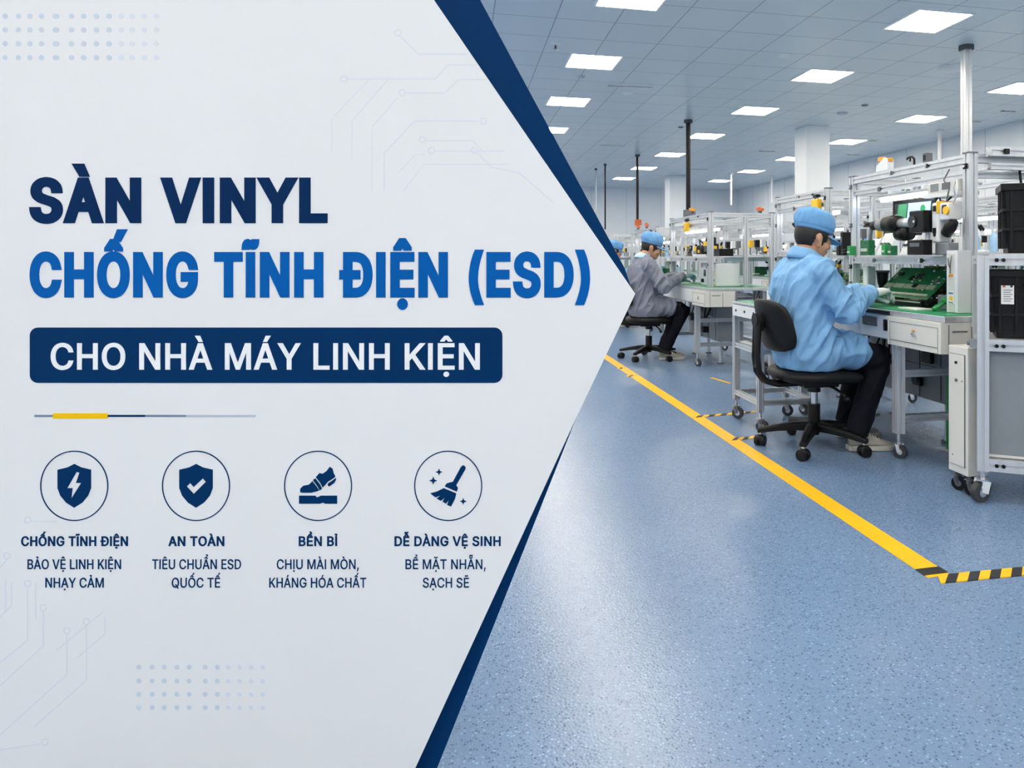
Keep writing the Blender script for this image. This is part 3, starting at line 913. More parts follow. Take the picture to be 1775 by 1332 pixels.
def rounded(x0, x1, y0, y1, r, n=6):
    out = []
    for cx, cy, a0 in ((x1 - r, y0 + r, -PI / 2), (x1 - r, y1 - r, 0), (x0 + r, y1 - r, PI / 2), (x0 + r, y0 + r, PI)):
        out += [(cx + r * math.cos(a0 + PI / 2 * i / n), cy + r * math.sin(a0 + PI / 2 * i / n)) for i in range(n + 1)]
    return out


plate(MB(), rounded(52, 871, 568, 664, 14), 0, .0008, 'navy').build('subtitle_bar', board)
write('CHO NHÀ MÁY LINH KIỆN', 89, 832, 595, 641, 'print_white', 17, 'subtitle_lettering', .0008, .0018)
bb = MB()
for x0, x1, y0, y1, m in ((60, 92, 719.5, 723, 'print_grey'), (92, 187, 716.5, 726, 'print_yellow'), (187, 252, 719.5, 723, 'navy'), (252, 323, 719.5, 723, 'print_grey'), (323, 443, 719.5, 723, 'print_pale')):
    plate(bb, [(x0, y0), (x1, y0), (x1, y1), (x0, y1)], 0, .0008, m)
bb.build('divider_line', board)
for t, x0, x1 in (('CHỐNG TĨNH ĐIỆN', 37, 222), ('AN TOÀN', 292, 389), ('BỀN BỈ', 518, 585), ('DỄ DÀNG VỆ SINH', 684, 868)):
    write(t, x0, x1, 930, 947, 'navy', 24, 'heading_lettering', 0, .0008)
for t, x0, x1, r in (('BẢO VỆ LINH KIỆN', 48, 210, 0), ('NHẠY CẢM', 79, 180, 1), ('TIÊU CHUẨN ESD', 264, 418, 0), ('QUỐC TẾ', 298, 382, 1),
                     ('CHỊU MÀI MÒN,', 480, 622, 0), ('KHÁNG HÓA CHẤT', 467, 635, 1), ('BỀ MẶT NHẴN,', 703, 842, 0), ('SẠCH SẼ', 733, 813, 1)):
    write(t, x0, x1, 970 + 32 * r, 987 + 32 * r, 'navy', 9, 'caption_lettering', 0, .0008)


def circ(cx, cy, r, ry=None, n=40):
    ry = ry or r
    return [(cx + r * math.cos(2 * PI * i / n), cy + ry * math.sin(2 * PI * i / n)) for i in range(n)]


shield = [(0, -38), (12, -32), (29, -28), (29, 4), (24, 17), (14, 29), (0, 38), (-14, 29), (-24, 17), (-29, 4), (-29, -28), (-12, -32)]
bolt = [(4, -24), (-12, 4), (-3, 4), (-5, 22), (12, -5), (3, -5), (9, -23)]
check = [(-16, 1), (-10, -5), (-4, 2), (12, -13), (17, -7), (-4, 14)]
for k, cx in enumerate((129, 340, 551.5, 777)):
    cy = 842.5
    bb = MB()
    plate(bb, circ(cx, cy, 59, 61, 64), 0, .0008, 'navy', [circ(cx, cy, 57.2, 59.2, 64)])
    sh = lambda pts, s=1.0: [(cx + x * s, cy + y * s) for x, y in pts]
    if k == 0:
        plate(bb, sh(shield), 0, .0008, 'navy', [sh(bolt)])
    elif k == 1:
        plate(bb, sh(shield), 0, .0008, 'navy', [sh(check)])
    elif k == 2:
        plate(bb, sh([(-33, 17), (-5, 17), (-2, 20), (5, 17), (33, 17), (33, 31), (12, 31), (9, 29), (3, 31), (-33, 31)]), 0, .0008, 'navy')
        plate(bb, sh([(-31, 11), (-31, 5), (-26, 0), (-16, -2), (-10, -8), (-2, 2), (2, 8), (-4, 10), (-12, 12), (-28, 12)]), 0, .0008, 'navy')
        plate(bb, sh([(-9, -10), (-5, -13), (3, -3), (7, 5), (3, 8), (-1, 1)]), 0, .0008, 'navy')
        plate(bb, sh([(-4, -15), (2, -22), (8, -21), (15, -26), (20, -33), (25, -30), (27, -22), (30, -16), (27, -13), (17, -7), (11, 0), (8, 3), (4, -5)]), 0, .0008, 'navy')
        plate(bb, sh([(17, -4), (27, -11), (31, -14), (31, -10), (28, -5), (20, 1), (17, 0)]), 0, .0008, 'navy')
    else:
        plate(bb, sh([(22, -33), (26, -36), (30, -33), (30, -29), (14, -1), (17, 4), (15, 10), (-6, 1), (-3, -4), (3, -6), (8, -7)]), 0, .0008, 'navy')
        plate(bb, sh([(-8, 4), (14, 13), (12, 22), (5, 36), (-2, 33), (1, 25), (-4, 31), (-10, 27), (-6, 21), (-13, 26), (-20, 22), (-14, 17), (-22, 20), (-31, 13), (-20, 10)]), 0, .0008, 'navy')
        for sx, sy, r in ((-16, -24, 6), (-26, -9, 7), (26, 27, 6)):
            plate(bb, sh([(sx, sy - r), (sx + r * .28, sy - r * .28), (sx + r, sy), (sx + r * .28, sy + r * .28), (sx, sy + r), (sx - r * .28, sy + r * .28), (sx - r, sy), (sx - r * .28, sy - r * .28)]), 0, .0008, 'navy')
    bb.build('icon', board)

# faint printed dots and circuit tracks
bb = MB()
xs = [9, 32, 52, 72, 97, 124, 145, 167, 189, 210, 229, 250, 271]
for r, y in enumerate((28, 52, 76, 100)):
    for i, x in enumerate(xs[:13]):
        plate(bb, circ(x, y, 4.6 if i != 4 else 6, 4.6, 12), 0, .0004, 'faint2' if i < 9 else 'faint')
xs = [241, 264, 285, 307, 328, 356, 377, 396, 416, 436, 456]
for r, y in enumerate((1157, 1181, 1204, 1227)):
    for i, x in enumerate(xs):
        plate(bb, circ(x, y, 4.4, 4.4, 12), 0, .0004, 'faint2' if i < 7 else 'faint3')
bb.build('dot_pattern', board)


def track(bb, pts, w, m='faint', ring=None):
    for p, q in zip(pts, pts[1:]):
        d = Vector((q[0] - p[0], q[1] - p[1])).normalized() * w / 2
        plate(bb, [(p[0] - d.y, p[1] + d.x), (q[0] - d.y, q[1] + d.x), (q[0] + d.y, q[1] - d.x), (p[0] + d.y, p[1] - d.x)], 0, .0003, m)
    if ring:
        plate(bb, circ(ring[0], ring[1], 6.5, 6.5, 18), 0, .0003, m, [circ(ring[0], ring[1], 4.2, 4.2, 18)])


bb = MB()
track(bb, [(694, 63), (725, 94), (812, 94)], 2.2, ring=(690, 57))
track(bb, [(602, 137), (754, 137), (776, 113), (826, 113)], 2.2, ring=(596, 137))
track(bb, [(704, 161), (771, 161), (795, 138), (844, 138)], 2.2, ring=(697, 161))
track(bb, [(830, 210), (718, 210), (666, 266), (666, 330)], 2.2, ring=(838, 210))
track(bb, [(738, 244), (820, 244), (836, 262)], 2, ring=(732, 242))
track(bb, [(752, 262), (875, 262)], 2.2, ring=(748, 261))
track(bb, [(828, 266), (852, 290), (900, 300), (960, 352)], 2, ring=(822, 261))
track(bb, [(690, 168), (645, 220), (645, 330)], 1.6)
track(bb, [(672, 138), (610, 210), (610, 280)], 1.4)
track(bb, [(640, 138), (575, 205), (575, 270)], 1.4)
track(bb, [(690, 300), (720, 268), (736, 268)], 1.6)
track(bb, [(700, 330), (735, 285), (880, 285)], 1.6)
for pts, rg in (([(48, 1020), (48, 1110), (0, 1150)], (48, 1012)), ([(75, 1060), (75, 1120), (0, 1190)], (75, 1054)), ([(116, 1100), (116, 1170), (0, 1275)], (116, 1094)),
                ([(62, 1010), (62, 1075)], None), ([(150, 1085), (150, 1180), (60, 1260)], (150, 1078)), ([(10, 1005), (10, 1060)], None), ([(0, 1300), (70, 1290)], (78, 1287)),
                ([(52, 904), (100, 904)], (48, 902)), ([(0, 985), (14, 968)], (12, 964)), ([(98, 1128), (180, 1060)], None), ([(135, 1140), (182, 1100), (182, 1070)], None), ([(20, 1010), (20, 1050), (0, 1070)], None)):
    track(bb, pts, 2, 'faint', rg)
bb.build('circuit_pattern', board)
# ------------------------------------------------------------------ casters, chairs
def caster_mb(bb, x, y, r=.04, top=.1, rz=0.4, mw='rubber', mf='steel'):
    """swivel caster standing on the floor, its stem reaching up to height top"""
    c, s = math.cos(rz), math.sin(rz)
    ox, oy = x - c * r * .35, y - s * r * .35
    w = r * .32
    bb.cyl((ox - s * w, oy + c * w, r), (ox + s * w, oy - c * w, r), r, mw, n=20)
    bb.cyl((ox - s * w * 1.25, oy + c * w * 1.25, r), (ox + s * w * 1.25, oy - c * w * 1.25, r), r * .45, mf, n=12)
    for k in (-1, 1):
        q = Vector((ox - s * w * 1.5 * k, oy + c * w * 1.5 * k, r))
        bb.bar(q, (x - s * w * 1.5 * k, y + c * w * 1.5 * k, r * 2.15), .006, r * .8, mf)
    bb.cbox((x, y, r * 2.2), (r * 1.1, r * 1.1, .006), mf)
    bb.cyl((x, y, r * 2.1), (x, y, top), r * .25, mf, n=10)
    return bb


def make_chair(label, loc, rz):
    t = thing('task_chair', label, 'chair', loc, rz)
    # seat cushion: rounded, waterfall front
    def ring(z, a, b_, dx=0.0):
        out = []
        for i in range(40):
            th = 2 * PI * i / 40
            c, s = math.cos(th), math.sin(th)
            e = 0.62
            out.append((dx + a * math.copysign(abs(c) ** e, c), b_ * math.copysign(abs(s) ** e, s), z - (.018 * max(0, c) ** 2)))
        return out
    bb = MB().loft([ring(.368, .17, .17), ring(.37, .2, .195), ring(.38, .222, .215), ring(.40, .23, .224), ring(.415, .226, .22), ring(.426, .21, .205), ring(.43, .17, .165), ring(.429, .08, .08)], 'blackv')
    bb.build('seat', t)
    MB().box(-.1, .1, -.09, .09, .335, .372, 'black').cyl((0, 0, .30), (0, 0, .34), .035, 'black').build('mechanism', t, bevel=.004)
    # backrest shell
    bb = MB()
    W, H = 9, 9
    def bp(i, j, d):
        u, v = -1 + 2 * i / (W - 1), -1 + 2 * j / (H - 1)
        lim = 1.0
        # superellipse outline
        k = max(abs(u), abs(v))
        if k > 0:
            r = (abs(u) ** 3.2 + abs(v) ** 3.2) ** (1 / 3.2)
            u, v = u * k / r, v * k / r
        th = .5 * (1 - max(abs(u), abs(v)) ** 4) + .5
        x = -.265 + .06 * u * u - .035 * (v + .2) + d * .028 * (th if abs(d) else 1)
        return (x, .2 * u * (1 - .06 * v), .665 + .14 * v)
    vs, fs = [], []
    for d in (-1, 1):
        vs += [bp(i, j, d) for j in range(H) for i in range(W)]
    n = W * H
    for j in range(H - 1):
        for i in range(W - 1):
            q = [j * W + i, j * W + i + 1, (j + 1) * W + i + 1, (j + 1) * W + i]
            fs += [tuple(q), tuple(n + k for k in reversed(q))]
    rim = [i for i in range(W)] + [j * W + W - 1 for j in range(1, H)] + [(H - 1) * W + i for i in range(W - 2, -1, -1)] + [j * W for j in range(H - 2, 0, -1)]
    fs += [(rim[k], rim[(k + 1) % len(rim)], n + rim[(k + 1) % len(rim)], n + rim[k]) for k in range(len(rim))]
    bb.add(vs, fs, 'blackv', True)
    o = bb.build('backrest', t)
    md = o.modifiers.new('round', 'SUBSURF')
    md.levels = md.render_levels = 2
    # bent flat support bar with hub
    bb = MB()
    pts = [(-.08, 0, .352), (-.22, 0, .350), (-.285, 0, .368), (-.325, 0, .42), (-.335, 0, .5), (-.328, 0, .66), (-.32, 0, .70)]
    for sgn in (-1, 1):
        off = .021 * sgn
        sm = []
        for i in range(len(pts) - 1):
            for k in range(4):
                sm.append(Vector(pts[i]).lerp(Vector(pts[i + 1]), k / 4))
        sm.append(Vector(pts[-1]))
        bb.tube([p + Vector((0, off, 0)) for p in sm], .0155, 'black', 8)
    bb.cbox((-.333, 0, .56), (.016, .05, .24), 'black')
    o = bb.build('back_support', t)
    MB().cyl((-.345, 0, .69), (-.285, 0, .69), .036, 'black', n=20).cbox((-.318, 0, .665), (.03, .06, .06), 'black').build('hub', t, bevel=.003)
    MB().cyl((0, 0, .1), (0, 0, .235), .033, 'black', n=18).cyl((0, 0, .07), (0, 0, .1), .028, 'black').build('column_sleeve', t)
    MB().cyl((0, 0, .22), (0, 0, .34), .016, 'steel', n=14).build('gas_lift', t)
    MB().tube([(.03, -.03, .345), (.06, -.1, .335), (.075, -.17, .315), (.08, -.19, .30)], .008, 'black').ell((.082, -.2, .293), (.014, .02, .014), 'black').build('lever', t)
    for k in range(5):
        a = math.radians(72 * k + 16)
        c, s = math.cos(a), math.sin(a)
        bb = MB()
        rings = []
        for r, w, h, z in ((.02, .03, .032, .118), (.1, .028, .028, .115), (.2, .023, .022, .102), (.275, .019, .018, .088), (.30, .017, .016, .083)):
            rings.append([(c * r - s * w * q[0], s * r + c * w * q[0], z + h * q[1]) for q in ((-1, -.8), (1, -.8), (1, .3), (.6, .7), (-.6, .7), (-1, .3))])
        bb.loft(rings, 'black', False)
        leg = bb.build('leg', t, bevel=.002)
        bb = MB()
        cx, cy = c * .285, s * .285
        h = a + 1.1
        hc, hs = math.cos(h), math.sin(h)
        for q in (-1, 1):
            bb.cyl((cx - hs * .006 * q, cy + hc * .006 * q, .028), (cx - hs * .026 * q, cy + hc * .026 * q, .028), .028, 'black', n=18)
        bb.ell((cx, cy, .04), (.03, .03, .022), 'black', nu=14, nv=8)
        bb.cyl((cx, cy, .04), (cx, cy, .085), .009, 'steel', n=8)
        bb.build('caster', leg)
    return t


# ------------------------------------------------------------------ people
def hand_mesh(side, curl, voxel=.004, mkey='glove'):
    """gloved hand, wrist at the origin, fingers along +X, palm down; side +1 = left hand (thumb towards -Y), -1 = right"""
    bb = MB()
    w = [(-.03, .034, .022), (0, .031, .021), (.03, .038, .019), (.06, .043, .017), (.088, .041, .014)]
    rings = []
    for x, a, c in w:
        rings.append([(x, a * math.copysign(abs(math.cos(t)) ** .7, math.cos(t)), c * math.copysign(abs(math.sin(t)) ** .8, math.sin(t))) for t in [2 * PI * i / 20 for i in range(20)]])
    bb.loft(rings, mkey)
    for y, L, r, cl in ((-.031, .070, .0098, .9), (-.0105, .078, .0102, 1.0), (.0105, .073, .0098, 1.08), (.030, .058, .0088, 1.18)):
        y *= side if side > 0 else -1 * -1
        yy = y * side
        p = Vector((.08, yy, 0))
        ang = .25 * curl * cl
        spread = yy * .9
        for k, seg in enumerate((.45, .32, .23)):
            d = Vector((math.cos(ang) * math.cos(spread), math.cos(ang) * math.sin(spread), -math.sin(ang)))
            q = p + d * L * seg
            bb.capsule(p, q, r * (1 - .08 * k), r * (1 - .08 * (k + 1)), mkey, 12)
            p = q
            ang += .55 * curl * cl
    p = Vector((.018, -.030 * side, -.006))
    for d, L, r in ((Vector((.62, -.66 * side, -.35)), .042, .0125), (Vector((.86, -.25 * side, -.45)), .034, .0108), (Vector((.93, .05 * side, -.36)), .026, .0098)):
        q = p + d.normalized() * L
        bb.capsule(p, q, r, r * .92, mkey, 12)
        p = q
    return set_mat(fuse(bb, voxel, 2), mkey)


def place_mesh(me, X):
    me.transform(X)
    me.update()
    return me


def aim(p, d, up=(0, 0, 1)):
    """matrix whose X axis points along d"""
    d = Vector(d).normalized()
    u = Vector(up)
    y = u.cross(d).normalized()
    z = d.cross(y).normalized()
    return Matrix.Translation(p) @ Matrix((d, y, z)).transposed().to_4x4()


def folds(amp, scale, seed, extra=None):
    o = Vector((seed * 3.1, seed * 1.7, seed * .9))
    def f(c, n):
        q = Vector((c.x * 1.15 - c.z * .42, c.y * 1.15 + c.z * .30, (c.z + c.x * .3) * .38)) * scale + o
        w = noise.noise(q * .45) * .8
        a = noise.noise(q + Vector((w, w, w)))
        r1 = 1 - abs(a) * 2.0
        a2 = noise.noise(q * 2.1 + Vector((5, 1, w)))
        k = 1.0 if extra is None else extra(c)
        return c + n * amp * k * (max(r1, 0) ** 2 * 1.1 + .3 * a2 - .3)
    return f


def ell_ring(z, cx, a, b_, e=1.0, tilt=0.0, n=28, cy=0.0):
    out = []
    for i in range(n):
        t = 2 * PI * i / n
        c, s = math.cos(t), math.sin(t)
        x = a * math.copysign(abs(c) ** e, c)
        out.append((cx + x, cy + b_ * math.copysign(abs(s) ** e, s), z + tilt * x))
    return out


def make_person(label, loc, rz, jacket, glove, pose, seed, collar=None):
    """a seated worker facing local +X, origin on the floor below the seat"""
    t = thing('person', label, 'person', loc, rz)
    P = {k: Vector(v) for k, v in pose.items()}
    HP = Matrix.Translation(P['head']) @ Matrix.Rotation(math.radians(pose_turn(pose)), 4, 'Z') @ Matrix.Rotation(math.radians(15), 4, 'Y')
    # ---- body: one continuous skin surface
    bb = MB()
    bb.ell((-.006, 0, .012), (.096, .076, .098), 'skin', HP, 28, 18)
    bb.ell((.022, 0, -.045), (.066, .062, .075), 'skin', HP, 24, 14)
    bb.ell((.052, 0, -.088), (.036, .036, .03), 'skin', HP)
    bb.ell((.078, 0, -.012), (.022, .05, .02), 'skin', HP)
    for s in (-1, 1):
        bb.ell((.055, .036 * s, -.04), (.035, .024, .028), 'skin', HP)
        bb.capsule(HP @ Vector((-.004, .073 * s, -.01)), HP @ Vector((.006, .071 * s, -.05)), .017, .011, 'skin', 12)
        bb.ell((-.012, .083 * s, -.012), (.018, .009, .024), 'skin', HP)
        bb.ell((.092, .010 * s, -.042), (.010, .008, .008), 'skin', HP)
    bb.capsule(HP @ Vector((.089, 0, -.0)), HP @ Vector((.106, 0, -.036)), .0075, .0105, 'skin', 12)
    bb.ell((.083, 0, -.064), (.012, .024, .007), 'skin', HP)
    bb.ell((.081, 0, -.074), (.012, .020, .007), 'skin', HP)
    bb.capsule(P['neck'] + Vector((-.02, 0, -.06)), HP @ Vector((-.022, 0, -.03)), .062, .056, 'skin', 20)
    tor = [(.47, -.05, .11, .15), (.6, -.065, .115, .15), (.75, -.08, .105, .15), (.88, -.08, .105, .16), (.97, -.065, .085, .14), (1.03, -.045, .055, .06)]
    bb.loft([ell_ring(z, cx, a, b_, .9) for z, cx, a, b_ in tor], 'skin')
    for s in ('R', 'L'):
        bb.capsule(P['sh' + s], P['el' + s], .048, .038, 'skin')
        bb.capsule(P['el' + s], P['wr' + s], .038, .026, 'skin')
        d = (P['hd' + s] - P['wr' + s]).normalized()
        bb.capsule(P['wr' + s], P['wr' + s] + d * .07, .026, .02, 'skin')
        bb.capsule(P['hip' + s], P['kn' + s], .07, .05, 'skin')
        bb.capsule(P['kn' + s], P['an' + s], .048, .034, 'skin')
        toe = P['toe' + s]
        bb.capsule(P['an' + s] + Vector((0, 0, -.04)), P['an' + s].lerp(toe, .6) + Vector((0, 0, -.012)), .03, .022, 'skin')
    body = link('body', set_mat(fuse(bb, .0055, 3), 'skin'), t)
    # eyes, brows, lips
    for s in (-1, 1):
        MB().ell((.0815, .032 * s, -.008), (.009, .0125, .006), 'eye', HP, 14, 10).ell((.0885, .032 * s, -.009), (.003, .0055, .0055), 'hair', HP, 12, 8).build('eye', body)
        MB().capsule(HP @ Vector((.094, .018 * s, .010)), HP @ Vector((.082, .048 * s, .009)), .0035, .0025, 'hair', 8).build('eyebrow', body)
    MB().ell((.0935, 0, -.0655), (.004, .019, .004), 'lip', HP).ell((.0915, 0, -.0735), (.004, .016, .0045), 'lip', HP).build('lips', body)
    # ---- hair
    bb = MB().ell((-.010, 0, .012), (.101, .0825, .104), 'hair', HP, 40, 30)
    me = fuse(bb, .006, 1)
    inv = HP.inverted()
    bm = bmesh.new()
    bm.from_mesh(me)
    def hairy(c):
        q = inv @ c
        if q.z > .05:
            return True
        if q.x > .048:
            return False
        if q.x > .012:                       # sideburn
            return q.z > -.022 - (.03 if q.x < .03 else 0)
        if q.x > -.03:
            return q.z > -.0
        return q.z > -.074
    bmesh.ops.delete(bm, geom=[f for f in bm.faces if not hairy(f.calc_center_median())], context='FACES')
    bm.to_mesh(me)
    bm.free()
    o = link('hair', set_mat(me, 'hair'), body)
    sd = o.modifiers.new('thick', 'SOLIDIFY')
    sd.thickness = .006
    # ---- cap: puffy crown, band and visor
    bb = MB()
    prof = [(.018, .106, .0875), (.036, .108, .0895), (.043, .1075, .089), (.047, .113, .096), (.066, .113, .098), (.092, .113, .097), (.116, .104, .088), (.134, .086, .072), (.144, .05, .042), (.147, .01, .01)]
    rings = []
    for k, (z, a, b_) in enumerate(prof):
        rg = ell_ring(z, -.008 - (.004 if z > .06 else 0), a, b_, 1.0, 0.0, 72)
        out = []
        for i, p in enumerate(rg):
            amp = .0022 * min(1, max(0, (z - .044) / .02)) * (1 - max(0, (z - .1) / .04))
            r = 1 + amp / .1 * (math.sin(i * 2 * PI / 72 * 18) + .8 * math.sin(i * 2 * PI / 72 * 7 + seed))
            out.append((p[0] * r, p[1] * r, p[2] - .02 * (p[0] - .02) * (1 if z > .05 else 0)))
        rings.append(out)
    bb.loft(rings, 'cap_blue')
    me = bb.mesh('cap_crown')
    fo = folds(.009, 20, seed + 4)
    for v in me.vertices:
        if v.co.z > .05:
            v.co = fo(v.co.copy(), v.normal.copy())
    me.transform(HP)
    cap = link('cap', me, t)
    sb = cap.modifiers.new('s', 'SUBSURF')
    sb.levels = sb.render_levels = 1
    bb = MB()
    V = 17
    top, bot = [], []
    for lay, lst in ((0, top), (1, bot)):
        for r in (0, .5, 1):
            for i in range(V):
                a = -1.12 + 2.24 * i / (V - 1)
                ext = .072 * r * math.cos(a * 1.25) ** .6 if abs(a * 1.25) < PI / 2 else 0
                lst.append((-.008 + .104 * math.cos(a) + ext, .0865 * math.sin(a) * (1 + .1 * r), .022 - .35 * ext + .02 * (1 - math.cos(a)) * -1 - .003 * lay))
    n = len(top)
    fs = []
    for r in range(2):
        for i in range(V - 1):
            q = (r * V + i, r * V + i + 1, (r + 1) * V + i + 1, (r + 1) * V + i)
            fs += [q, tuple(n + k for k in reversed(q))]
    rim = list(range(V)) + [V * 2 - 1, V * 3 - 1] + list(range(V * 3 - 2, V * 2 - 1, -1)) + [V]
    fs += [(rim[k], rim[(k + 1) % len(rim)], n + rim[(k + 1) % len(rim)], n + rim[k]) for k in range(len(rim))]
    bb.add(top + bot, fs, 'cap_blue', True, HP)
    bb.build('visor', cap)
    # ---- jacket
    bb = MB()
    tor = [(.432, -.035, .16, .185), (.5, -.045, .165, .208), (.57, -.06, .156, .203), (.66, -.072, .142, .192), (.76, -.082, .134, .19), (.86, -.085, .132, .198), (.93, -.08, .120, .195), (.975, -.066, .10, .165), (1.01, -.055, .08, .115), (1.035, -.046, .068, .08)]
    bb.loft([ell_ring(z, cx, a, b_, .86, n=36) for z, cx, a, b_ in tor], jacket)
    for s, q in (('R', -1), ('L', 1)):
        sh, el, wr, hd = P['sh' + s], P['el' + s], P['wr' + s], P['hd' + s]
        bb.capsule(sh + Vector((-.0, -q * .03, .0)), el, .078, .060, jacket, 20)
        bb.capsule(Vector((-.06, q * .08, .985)), sh, .055, .072, jacket, 16)
        bb.capsule(el, el.lerp(wr, .6), .061, .053, jacket, 20)
        bb.capsule(el.lerp(wr, .55), wr, .052, .040, jacket, 20)
        bb.capsule(P['hip' + s] + Vector((.0, 0, .014)), P['hip' + s].lerp(P['kn' + s], .62) + Vector((0, 0, .016)), .104, .094, jacket, 20)
    bb.ell((.055, -.02, .505), (.15, .17, .072), jacket)
    els = [P['elR'], P['elL']]
    def more(c):
        k = 1.0
        for e in els:
            k += 0.9 * math.exp(-((c - e).length / .1) ** 2)
        k += .5 * math.exp(-((c.z - .62) / .08) ** 2)
        k *= min(1, max(.3, (c.z - .42) / .12))
        return k
    f1, f2 = folds(.017, 9.5, seed, more), folds(.006, 19.0, seed + 9, more)
    jm = fuse(bb, .0085, 6, lambda c, n: f2(f1(c, n), n))
    jk = link('jacket', set_mat(jm, jacket), t)
    s_ = jk.modifiers.new('s', 'SMOOTH')
    s_.iterations = 1
    s_ = jk.modifiers.new('d', 'SUBSURF')
    s_.levels = s_.render_levels = 1
    # collar: stand-up band folded over
    cl = collar or jacket
    nk = P['neck']
    axis = (HP @ Vector((-.02, 0, -.05)) - nk).normalized()
    bb = MB()
    rings = []
    for h, a, b_ in ((-.035, .088, .098), (.012, .074, .078), (.036, .070, .073), (.04, .075, .078), (.018, .085, .09), (-.012, .098, .106), (-.016, .092, .1)):
        rg = []
        for i in range(36):
            th = 2 * PI * i / 36
            front = max(0, math.cos(th))
            p = nk + Vector((-.01 + a * math.cos(th), b_ * math.sin(th), 0)) + axis * (h - .035 * front + .018 * max(0, -math.cos(th)))
            rg.append(p)
        rings.append(rg)
    n = 36
    vs = [p for r in rings for p in r]
    fs = [(k * n + i, k * n + (i + 1) % n, ((k + 1) % 7) * n + (i + 1) % n, ((k + 1) % 7) * n + i) for k in range(7) for i in range(n)]
    bb.add(vs, fs, cl, True)
    c_ = bb.build('collar', jk)
    s_ = c_.modifiers.new('d', 'SUBSURF')
    s_.levels = s_.render_levels = 1
    # cuffs and gloves
    for s, q in (('R', -1), ('L', 1)):
        wr, hd = P['wr' + s], P['hd' + s]
        d = (hd - wr).normalized()
        d0 = (wr - P['el' + s]).normalized()
        MB().lathe([(.034, .0), (.044, -.002), (.0455, .02), (.044, .042), (.034, .044)], wr - d0 * .012, d0, jacket, 24).build('cuff', jk)
        hm = hand_mesh(1 if s == 'L' else -1, 1.15, mkey=glove)
        link('glove', place_mesh(hm, aim(wr + d * .05, d) @ Matrix.Scale(1.18, 4)), t)
    # ---- trousers
    bb = MB()
    bb.ell((-.045, 0, .53), (.12, .16, .078), 'trousers')
    for s in ('R', 'L'):
        hip, kn, an = P['hip' + s], P['kn' + s], P['an' + s]
        bb.capsule(hip, kn, .079, .072, 'trousers', 20)
        bb.capsule(kn, kn.lerp(an, .5), .071, .062, 'trousers', 20)
        bb.capsule(kn.lerp(an, .45), an + (kn - an).normalized() * .03, .062, .055, 'trousers', 20)
        bb.lathe([(.001, 0), (.056, 0), (.058, .05), (.06, .12), (.001, .12)], an - (kn - an).normalized() * .02, kn - an, 'trousers', 20)
    knl = [P['knR'], P['knL']]
    fo = folds(.007, 11, seed + 2, lambda c: 1 + .8 * max(math.exp(-((c - k).length / .1) ** 2) for k in knl))
    link('trousers', set_mat(fuse(bb, .008, 5, fo), 'trousers'), t)
    # ---- shoes
    for s in ('R', 'L'):
        an, toe = P['an' + s], P['toe' + s]
        d = Vector((toe.x - an.x, toe.y - an.y, 0)).normalized()
        heel = Vector((an.x, an.y, 0)) - d * .055
        L = (Vector((toe.x, toe.y, 0)) - heel).length
        X = aim(Vector((heel.x, heel.y, toe.z)), d)
        bb = MB()
        prof = [(0.0, .018, .02, .05), (.02, .031, .02, .078), (.28, .036, .02, .088), (.42, .038, .02, .080), (.6, .044, .02, .06), (.8, .045, .02, .045), (.93, .036, .02, .036), (1.0, .015, .02, .027)]
        rings = []
        for u, w, z0, z1 in prof:
            x = u * L
            rings.append([(x, w * math.cos(a) * (1 if math.sin(a) < .2 else .82), z0 + (z1 - z0) * max(0, math.sin(a)) ** .8) for a in [PI * i / 12 for i in range(13)]])
        bb.loft(rings, 'shoe', True, X)
        bb.cyl(X @ Vector((L * .2, 0, .06)), X @ Vector((L * .17, 0, .105)), .037, 'shoe', .04, 18)
        sh = bb.build('shoe', t)
        sub = sh.modifiers.new('s', 'SUBSURF')
        sub.levels = sub.render_levels = 1
        bb = MB()
        out = [(u * L + (.006 if u == 1 else -.004 if u == 0 else 0), w + .005) for u, w, _, _ in prof]
        poly = [(x, w) for x, w in out] + [(x, -w) for x, w in reversed(out)]
        bb.prism(poly, lambda x, y: X @ Vector((x, y, 0)), lambda x, y: X @ Vector((x, y, .024)), 'sole')
        bb.build('sole', sh, bevel=.004)
        bb = MB()
        for k in range(4):
            x = L * (.44 + .07 * k)
            z = .078 - .0075 * k
            bb.tube([X @ Vector((x, -.026, z - .012)), X @ Vector((x + .004, 0, z + .004)), X @ Vector((x, .026, z - .012))], .003, 'sole', 6)
        bb.build('laces', sh)
    return t


def pose_turn(p):
    return p.get('turn', (0, 0, 0))[0]


POSE_A = dict(head=(-.005, -.005, 1.135), neck=(-.045, 0, 1.03), shR=(-.05, -.185, .945), elR=(.055, -.235, .748), wrR=(.275, -.085, .826), hdR=(.385, -.02, .836),
              shL=(-.06, .185, .945), elL=(.07, .235, .745), wrL=(.31, .11, .83), hdL=(.41, .06, .83),
              hipR=(-.04, -.1, .53), knR=(.325, -.10, .485), anR=(.20, -.105, .10), toeR=(.40, -.13, 0.002),
              hipL=(-.04, .1, .53), knL=(.36, .13, .485), anL=(.285, .17, .10), toeL=(.49, .16, .002), turn=(3, 0, 0))
POSE_B = dict(POSE_A, head=(.03, -.0, 1.13), elR=(.08, -.24, .74), wrR=(.31, -.10, .825), hdR=(.42, -.03, .84), anR=(.14, -.10, .11), toeR=(.34, -.12, .002),
              anL=(.20, .15, .11), toeL=(.40, .15, .002), turn=(-8, 0, 0))

